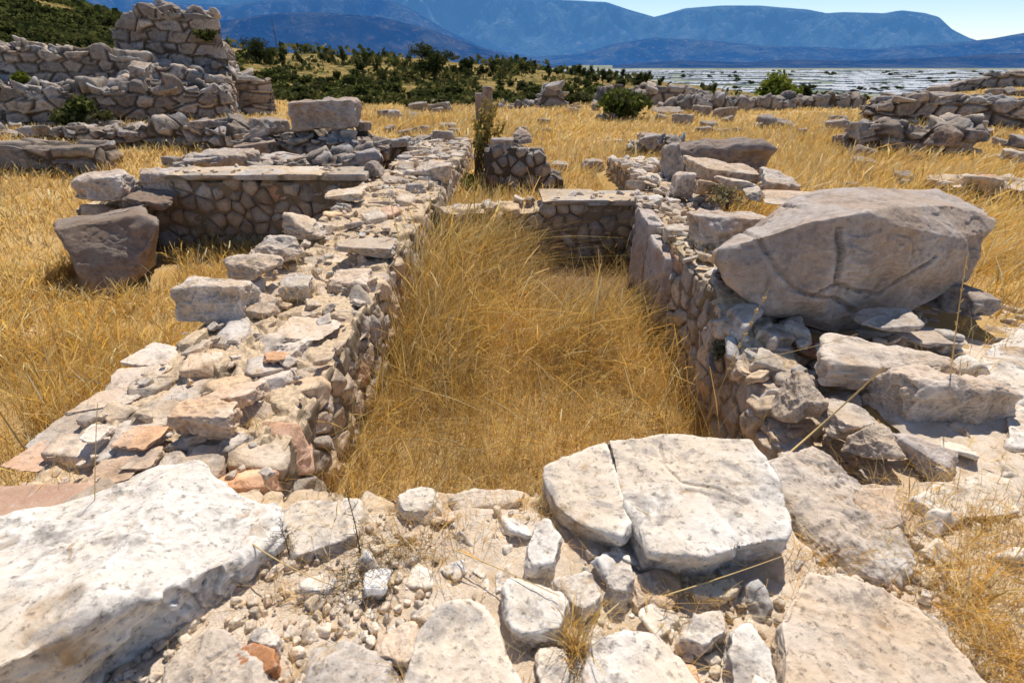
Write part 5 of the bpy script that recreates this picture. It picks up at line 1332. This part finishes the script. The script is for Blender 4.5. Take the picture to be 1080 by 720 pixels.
    c = G(606, 688, -.02); n = 150
    P = c + np.hstack([rg.normal(0, .02, (n, 2)), np.zeros((n, 1))])
    c0, c1 = grass_cols(n, rg, .15)
    V, T, C = blades(P, .22 * rg.uniform(.4, 1.15, n), rg.normal(0, .35, (n, 2)), np.full(n, .003), c0, c1, 4, rg.random(n) < .1, rg)
    o = link('grass_tuft', mesh('grass_tuft', V - c, T, C, True, (M_GRASS,)), None, c); tag(o, 'golden grass tuft sprouting between the white stones at the bottom centre', 'grass tuft')
# ------------------------------------------------------------------ far slopes and valley
def copy_tree(o):
    c = o.copy(); COL.objects.link(c)
    for ch in o.children:
        d = ch.copy(); COL.objects.link(d); d.parent = c
    return c

def poisson(n, poly, dmin, rg):
    poly = np.array(poly, float); out = []
    lo, hi = poly.min(0), poly.max(0)
    tries = 0
    while len(out) < n and tries < 60000:
        tries += 1
        p = rg.uniform(lo, hi)
        ins = False
        j = len(poly) - 1
        for i in range(len(poly)):
            if (poly[i, 1] > p[1]) != (poly[j, 1] > p[1]) and p[0] < (poly[j, 0] - poly[i, 0]) * (p[1] - poly[i, 1]) / (poly[j, 1] - poly[i, 1]) + poly[i, 0]: ins = not ins
            j = i
        if ins and all((p[0] - q[0]) ** 2 + ((p[1] - q[1]) * 2) ** 2 > dmin ** 2 for q in out): out.append(p)
    return np.array(out)

def build_far():
    rg = np.random.default_rng(3)
    # bush prototypes of one metre
    def proto(seed, cols, w=1.0, h=.9, n=260):
        r = np.random.default_rng(seed); L = []
        for k in range(6):
            a = r.uniform(0, 6.28); q = r.uniform(0, .34)
            L.append((np.array([math.cos(a) * q * w, math.sin(a) * q * w, h * r.uniform(.2, .68)]), np.array([.26 * w, .26 * w, .26 * h]) * r.uniform(.7, 1.2)))
        V, T, C = leaves(L, n, .17, cols, r, 1.3)
        return mesh('bush', V, T, C, False, (M_LEAF,))
    dark = [proto(s, GREEN_D) for s in range(4)]
    mid = [proto(s + 10, GREEN_M) for s in range(4)]
    oli = [proto(s + 20, OLIVE) for s in range(3)]
    tall = [proto(s + 30, GREEN_D, .75, 1.5, 320) for s in range(4)]
    def sow(poly, n, dmin, lo, hi, protos, label, group, cat='bush', name='bush', hs=(.8, 1.1)):
        pts = poisson(n, poly, dmin, rg)
        P, ok = GT(pts[:, 0], pts[:, 1])
        for p, k in zip(P, ok):
            if not k or p[1] > 600: continue
            f = p[1] * CP - (p[2] - CAMZ) * SP
            s = rg.uniform(lo, hi) / FPX * f
            o = link(name, protos[rg.integers(len(protos))], None, (p[0], p[1], h1(p[0], p[1]) - .06 * s))
            o.scale = (s, s, s * rg.uniform(*hs)); o.rotation_euler = (0, 0, rg.uniform(0, 6.28))
            tag(o, label, cat, group)
    sow([(-30, -6), (20, 4), (60, 14), (100, 22), (128, 34), (124, 54), (60, 50), (-30, 48)], 135, 5.2, 9, 17, dark + dark + mid, 'dark bush among many covering the steep hillside behind the fortress wall', 'bushes on the hillside behind the fortress')
    sow([(250, 82), (330, 86), (420, 92), (420, 104), (500, 98), (640, 98), (700, 104), (660, 110), (600, 112), (540, 112), (440, 116), (330, 112), (285, 108), (262, 96)], 125, 7.0, 11, 25, mid + mid + oli + dark, 'green bush among many on the scrubby slope beyond the golden meadow', 'bushes on the scrubby slope', hs=(.55, .85))
    sow([(250, 62), (320, 72), (420, 76), (520, 80), (640, 86), (760, 98), (740, 104), (600, 96), (500, 92), (400, 88), (300, 82), (252, 78)], 40, 8, 8, 15, oli + dark, 'small dark bush among others dotting the dry upper slope', 'bushes on the dry upper slope', hs=(.7, 1.0))
    # low scrub covering the slopes: nobody could count it
    n = 60000
    y = np.exp(rg.uniform(math.log(30), math.log(175), n)); az = rg.uniform(-.95, .42, n); x = az * y
    ye = np.interp(az, [-.6, -.1, .4], [25, 24, 31])
    q = fbm(np.stack([x * .09, y * .06, 0 * x], 1), 5, 404) + .5 * fbm(np.stack([x * .35, y * .3, 0 * x], 1), 3, 405)
    hill = az < -.55
    up = sstep(88, 125, y) * (~hill)
    keep = (y > ye + 6) & (q + .28 - .42 * up + .25 * hill > rg.uniform(0, .25, n))
    x, y, q, hill = x[keep], y[keep], q[keep], hill[keep]; n = len(x)
    s = .0062 * y * rg.uniform(.6, 1.5, n)
    z = height(x, y) + s * rg.uniform(0, 1.2, n) * (1 + np.clip(q, 0, 1))
    P = np.stack([x, y, z], 1)
    a = rg.normal(size=(n, 3)); a /= np.linalg.norm(a, axis=1, keepdims=True); b = np.cross(a, rg.normal(size=(n, 3))); b /= np.linalg.norm(b, axis=1, keepdims=True)
    V = np.stack([P - a * s[:, None] * .7, P + b * s[:, None] * .5, P + a * s[:, None] * .7, P - b * s[:, None] * .5], 1).reshape(-1, 3)
    base = (np.arange(n) * 4)[:, None]
    pal = np.array(GREEN_M + OLIVE + GREEN_D + [(.22, .18, .055), (.30, .23, .07)])
    pd = np.array(GREEN_D + GREEN_M[:1])
    k1 = rg.integers(len(pal), size=n); k2 = rg.integers(len(pd), size=n)
    cc = np.where(hill[:, None], pd[k2], pal[k1]) * rg.uniform(.7, 1.3, (n, 1))
    tag(link('scrub', mesh('scrub', V, np.vstack([base + [[0, 1, 2]], base + [[0, 2, 3]]]), np.repeat(np.hstack([cc, np.ones((n, 1))]), 4, axis=0), False, (M_LEAF,))),
        'low green and olive scrub covering the slopes beyond the ruins', 'scrub', kind='stuff')
    # trees along the crest
    protos = []
    for k in range(4):
        r = np.random.default_rng(k); L = []
        for q in range(7):
            a = r.uniform(0, 6.28); d = r.uniform(0, .3)
            L.append((np.array([math.cos(a) * d, math.sin(a) * d, r.uniform(.5, 1.15)]), np.array([.24, .24, .24]) * r.uniform(.7, 1.2)))
        V, T, C = leaves(L, 300, .15, GREEN_D, r, 1.3)
        cm = mesh('crown', V, T, C, False, (M_LEAF,))
        tm = mesh('trunk', *tube([(0, 0, -.1), (0, 0, .5), (.02, 0, .9)], .05, .02, 6), None, True, (M_BARK,))
        protos.append((cm, tm))
    def ctree(px, py, hpx, label, group=None, sx=1.0):
        P, ok = GT(px, py); p = P[0]
        f = p[1] * CP - (p[2] - CAMZ) * SP; s = hpx / FPX * f / 1.3
        o = empty('tree', (p[0], p[1], h1(p[0], p[1]))); o.scale = (s * sx, s * sx, s); o.rotation_euler = (0, 0, rg.uniform(0, 6)); tag(o, label, 'tree', group)
        cm, tm = protos[rg.integers(4)]
        link('crown', cm, o); link('trunk', tm, o)
    for px in list(rg.uniform(252, 300, 9)) + list(rg.uniform(300, 440, 14)) + list(rg.uniform(470, 700, 34)):
        py = np.interp(px, [250, 300, 390, 460, 560, 640, 700, 760], [60, 68, 74, 80, 80, 86, 92, 100]) + rg.uniform(-4, 5)
        ctree(px, py, rg.uniform(8, 15), 'small dark tree among the row standing along the crest of the slope', 'trees along the crest of the slope', rg.uniform(.7, 1.1))
    def bt(px, py, w, h, label, seed, cols=GREEN_D, n=2600, lobes=12):
        P, ok = GT(px, py); p = P[0]; f = p[1] * CP - (p[2] - CAMZ) * SP; k = f / FPX
        tree('tree', label, (p[0], p[1], h1(p[0], p[1])), w * k, h * k, cols, n, .035 * w * k + .06, seed, trunk=.16, lobes=lobes)
    bt(459, 87, 40, 36, 'largest dark spreading pine on the crest near the centre left', 5)
    bt(433, 70, 12, 18, 'small round dark tree standing alone against the blue mountain', 6, n=700, lobes=6)
    bt(271, 66, 26, 26, 'dark pine clump beside the fortress tower', 7, n=1500)
    bt(285, 70, 12, 18, 'narrow dark pine right of the pine clump by the tower', 8, n=800)
    bt(404, 93, 14, 18, 'round dark bushy tree low on the slope left of the largest pine', 9, n=900)
    bt(391, 98, 13, 16, 'round olive green tree at lower left of the largest pine', 10, OLIVE + GREEN_M, n=900)
    bt(492, 86, 13, 14, 'round dark tree right of the largest pine', 11, n=800)
    bt(528, 86, 9, 12, 'round small tree farther right of the largest pine', 12, n=500)
    # lattice mast on the slope
    P, ok = GT(294, 60); p = P[0]; f = p[1] * CP; Hm = 34 / FPX * f
    o = empty('lattice_mast', (p[0], p[1], h1(p[0], p[1]))); tag(o, 'thin grey lattice mast on the slope right of the tower', 'mast')
    mb = MB(); w = .10
    for sx in (-1, 1):
        for sy in (-1, 1): mb.add(*tube([(sx * w, sy * w, -.3), (sx * w * .6, sy * w * .6, Hm * .5), (sx * .02, sy * .02, Hm)], .03, .02, 4))
    for k in range(14):
        z = Hm * k / 14; z2 = Hm * (k + 1) / 14; a = w * (1 - k / 15); b = w * (1 - (k + 1) / 15)
        mb.add(*tube([(-a, -a, z), (b, -b, z2)], .015, .015, 4)); mb.add(*tube([(a, a, z), (-b, b, z2)], .015, .015, 4))
    link('frame', mesh('frame', *mb.arrays()[:2], None, True, (M_STEEL,)), o)
    # greenhouses on the plain
    def gh(nspan, seed):
        mb = MB(); L, W = 1.0, 1.0; k = 6
        prof = []
        for s in range(nspan):
            for q in range(k):
                a = math.pi * q / k
                prof.append(((s + .5 - .5 * math.cos(a)) / nspan - .5, .55 + .45 * math.sin(a)))
        prof = [(-.5, 0)] + prof + [(.5, .55), (.5, 0)]
        n = len(prof); V = []
        for y in (-.5, .5):
            for a, b in prof: V.append((a, y, b))
        T = []
        for i in range(n - 1): T += [(i, i + 1, n + i + 1), (i, n + i + 1, n + i)]
        V += [(0, -.5, 0), (0, .5, 0)]
        for i in range(n - 1): T += [(2 * n, i + 1, i), (2 * n + 1, n + i, n + i + 1)]
        return mesh('greenhouse', np.array(V), np.array(T), None, False, (M_PLASTIC,))
    protos = [gh(k, k) for k in (5, 7, 9)]
    lab, grp = 'white plastic greenhouse on the valley plain below the mountains', 'greenhouses on the valley plain'
    n = 0; cells = set(); tries = 0
    while n < 285 and tries < 30000:
        tries += 1
        py = 74.2 + 30 * rg.random() ** 1.25; px = rg.uniform(600, 1075)
        if px < 640 + (88 - py) * 6 and rg.random() < .85: continue
        if py > 96 and px > 960: continue
        q = G(px, py, -100.0)
        a = .22
        u = (q[0] * math.cos(a) + q[1] * math.sin(a)); v = (-q[0] * math.sin(a) + q[1] * math.cos(a))
        cu, cv = 185.0, 105.0
        if q[1] > 3400: cu, cv = 230., 130.
        i, j = int(u // cu), int(v // cv)
        if (i, j, cu) in cells: continue
        cells.add((i, j, cu))
        if math.sin(i * 12.9898 + j * 78.233) * 43758.5 % 1 < .33: continue
        u, v = (i + .5) * cu, (j + .5) * cv
        o = link('greenhouse', protos[rg.integers(3)], None, (u * math.cos(a) - v * math.sin(a), u * math.sin(a) + v * math.cos(a), -100.0))
        o.scale = (cu * rg.uniform(.7, .94), cv * rg.uniform(.45, .8), rg.uniform(4.5, 7)); o.rotation_euler = (0, 0, a)
        tag(o, lab, 'greenhouse', grp); n += 1
    for k in range(95):
        py = 76 + 26 * rg.random() ** 1.2; px = rg.uniform(620, 1070)
        q = G(px, py, -100.0)
        o = link('tree', dark[rg.integers(4)], None, tuple(q)); s = rg.uniform(4, 11) / FPX * q[1] * .95; s = min(s, 34)
        o.scale = (s, s, s * .55); tag(o, 'dark tree or hedge among the white greenhouses on the plain', 'tree', 'trees among the greenhouses')
import time as _t
_t0 = _t.time()
def step(f, *a):
    f(*a); print('STEP', f.__name__, round(_t.time() - _t0, 1))
for f in (build_world, build_ground, build_mountains, build_walls, build_stones, scatter_blocks, build_gravel, build_grass, build_shrubs, build_far):
    step(f)
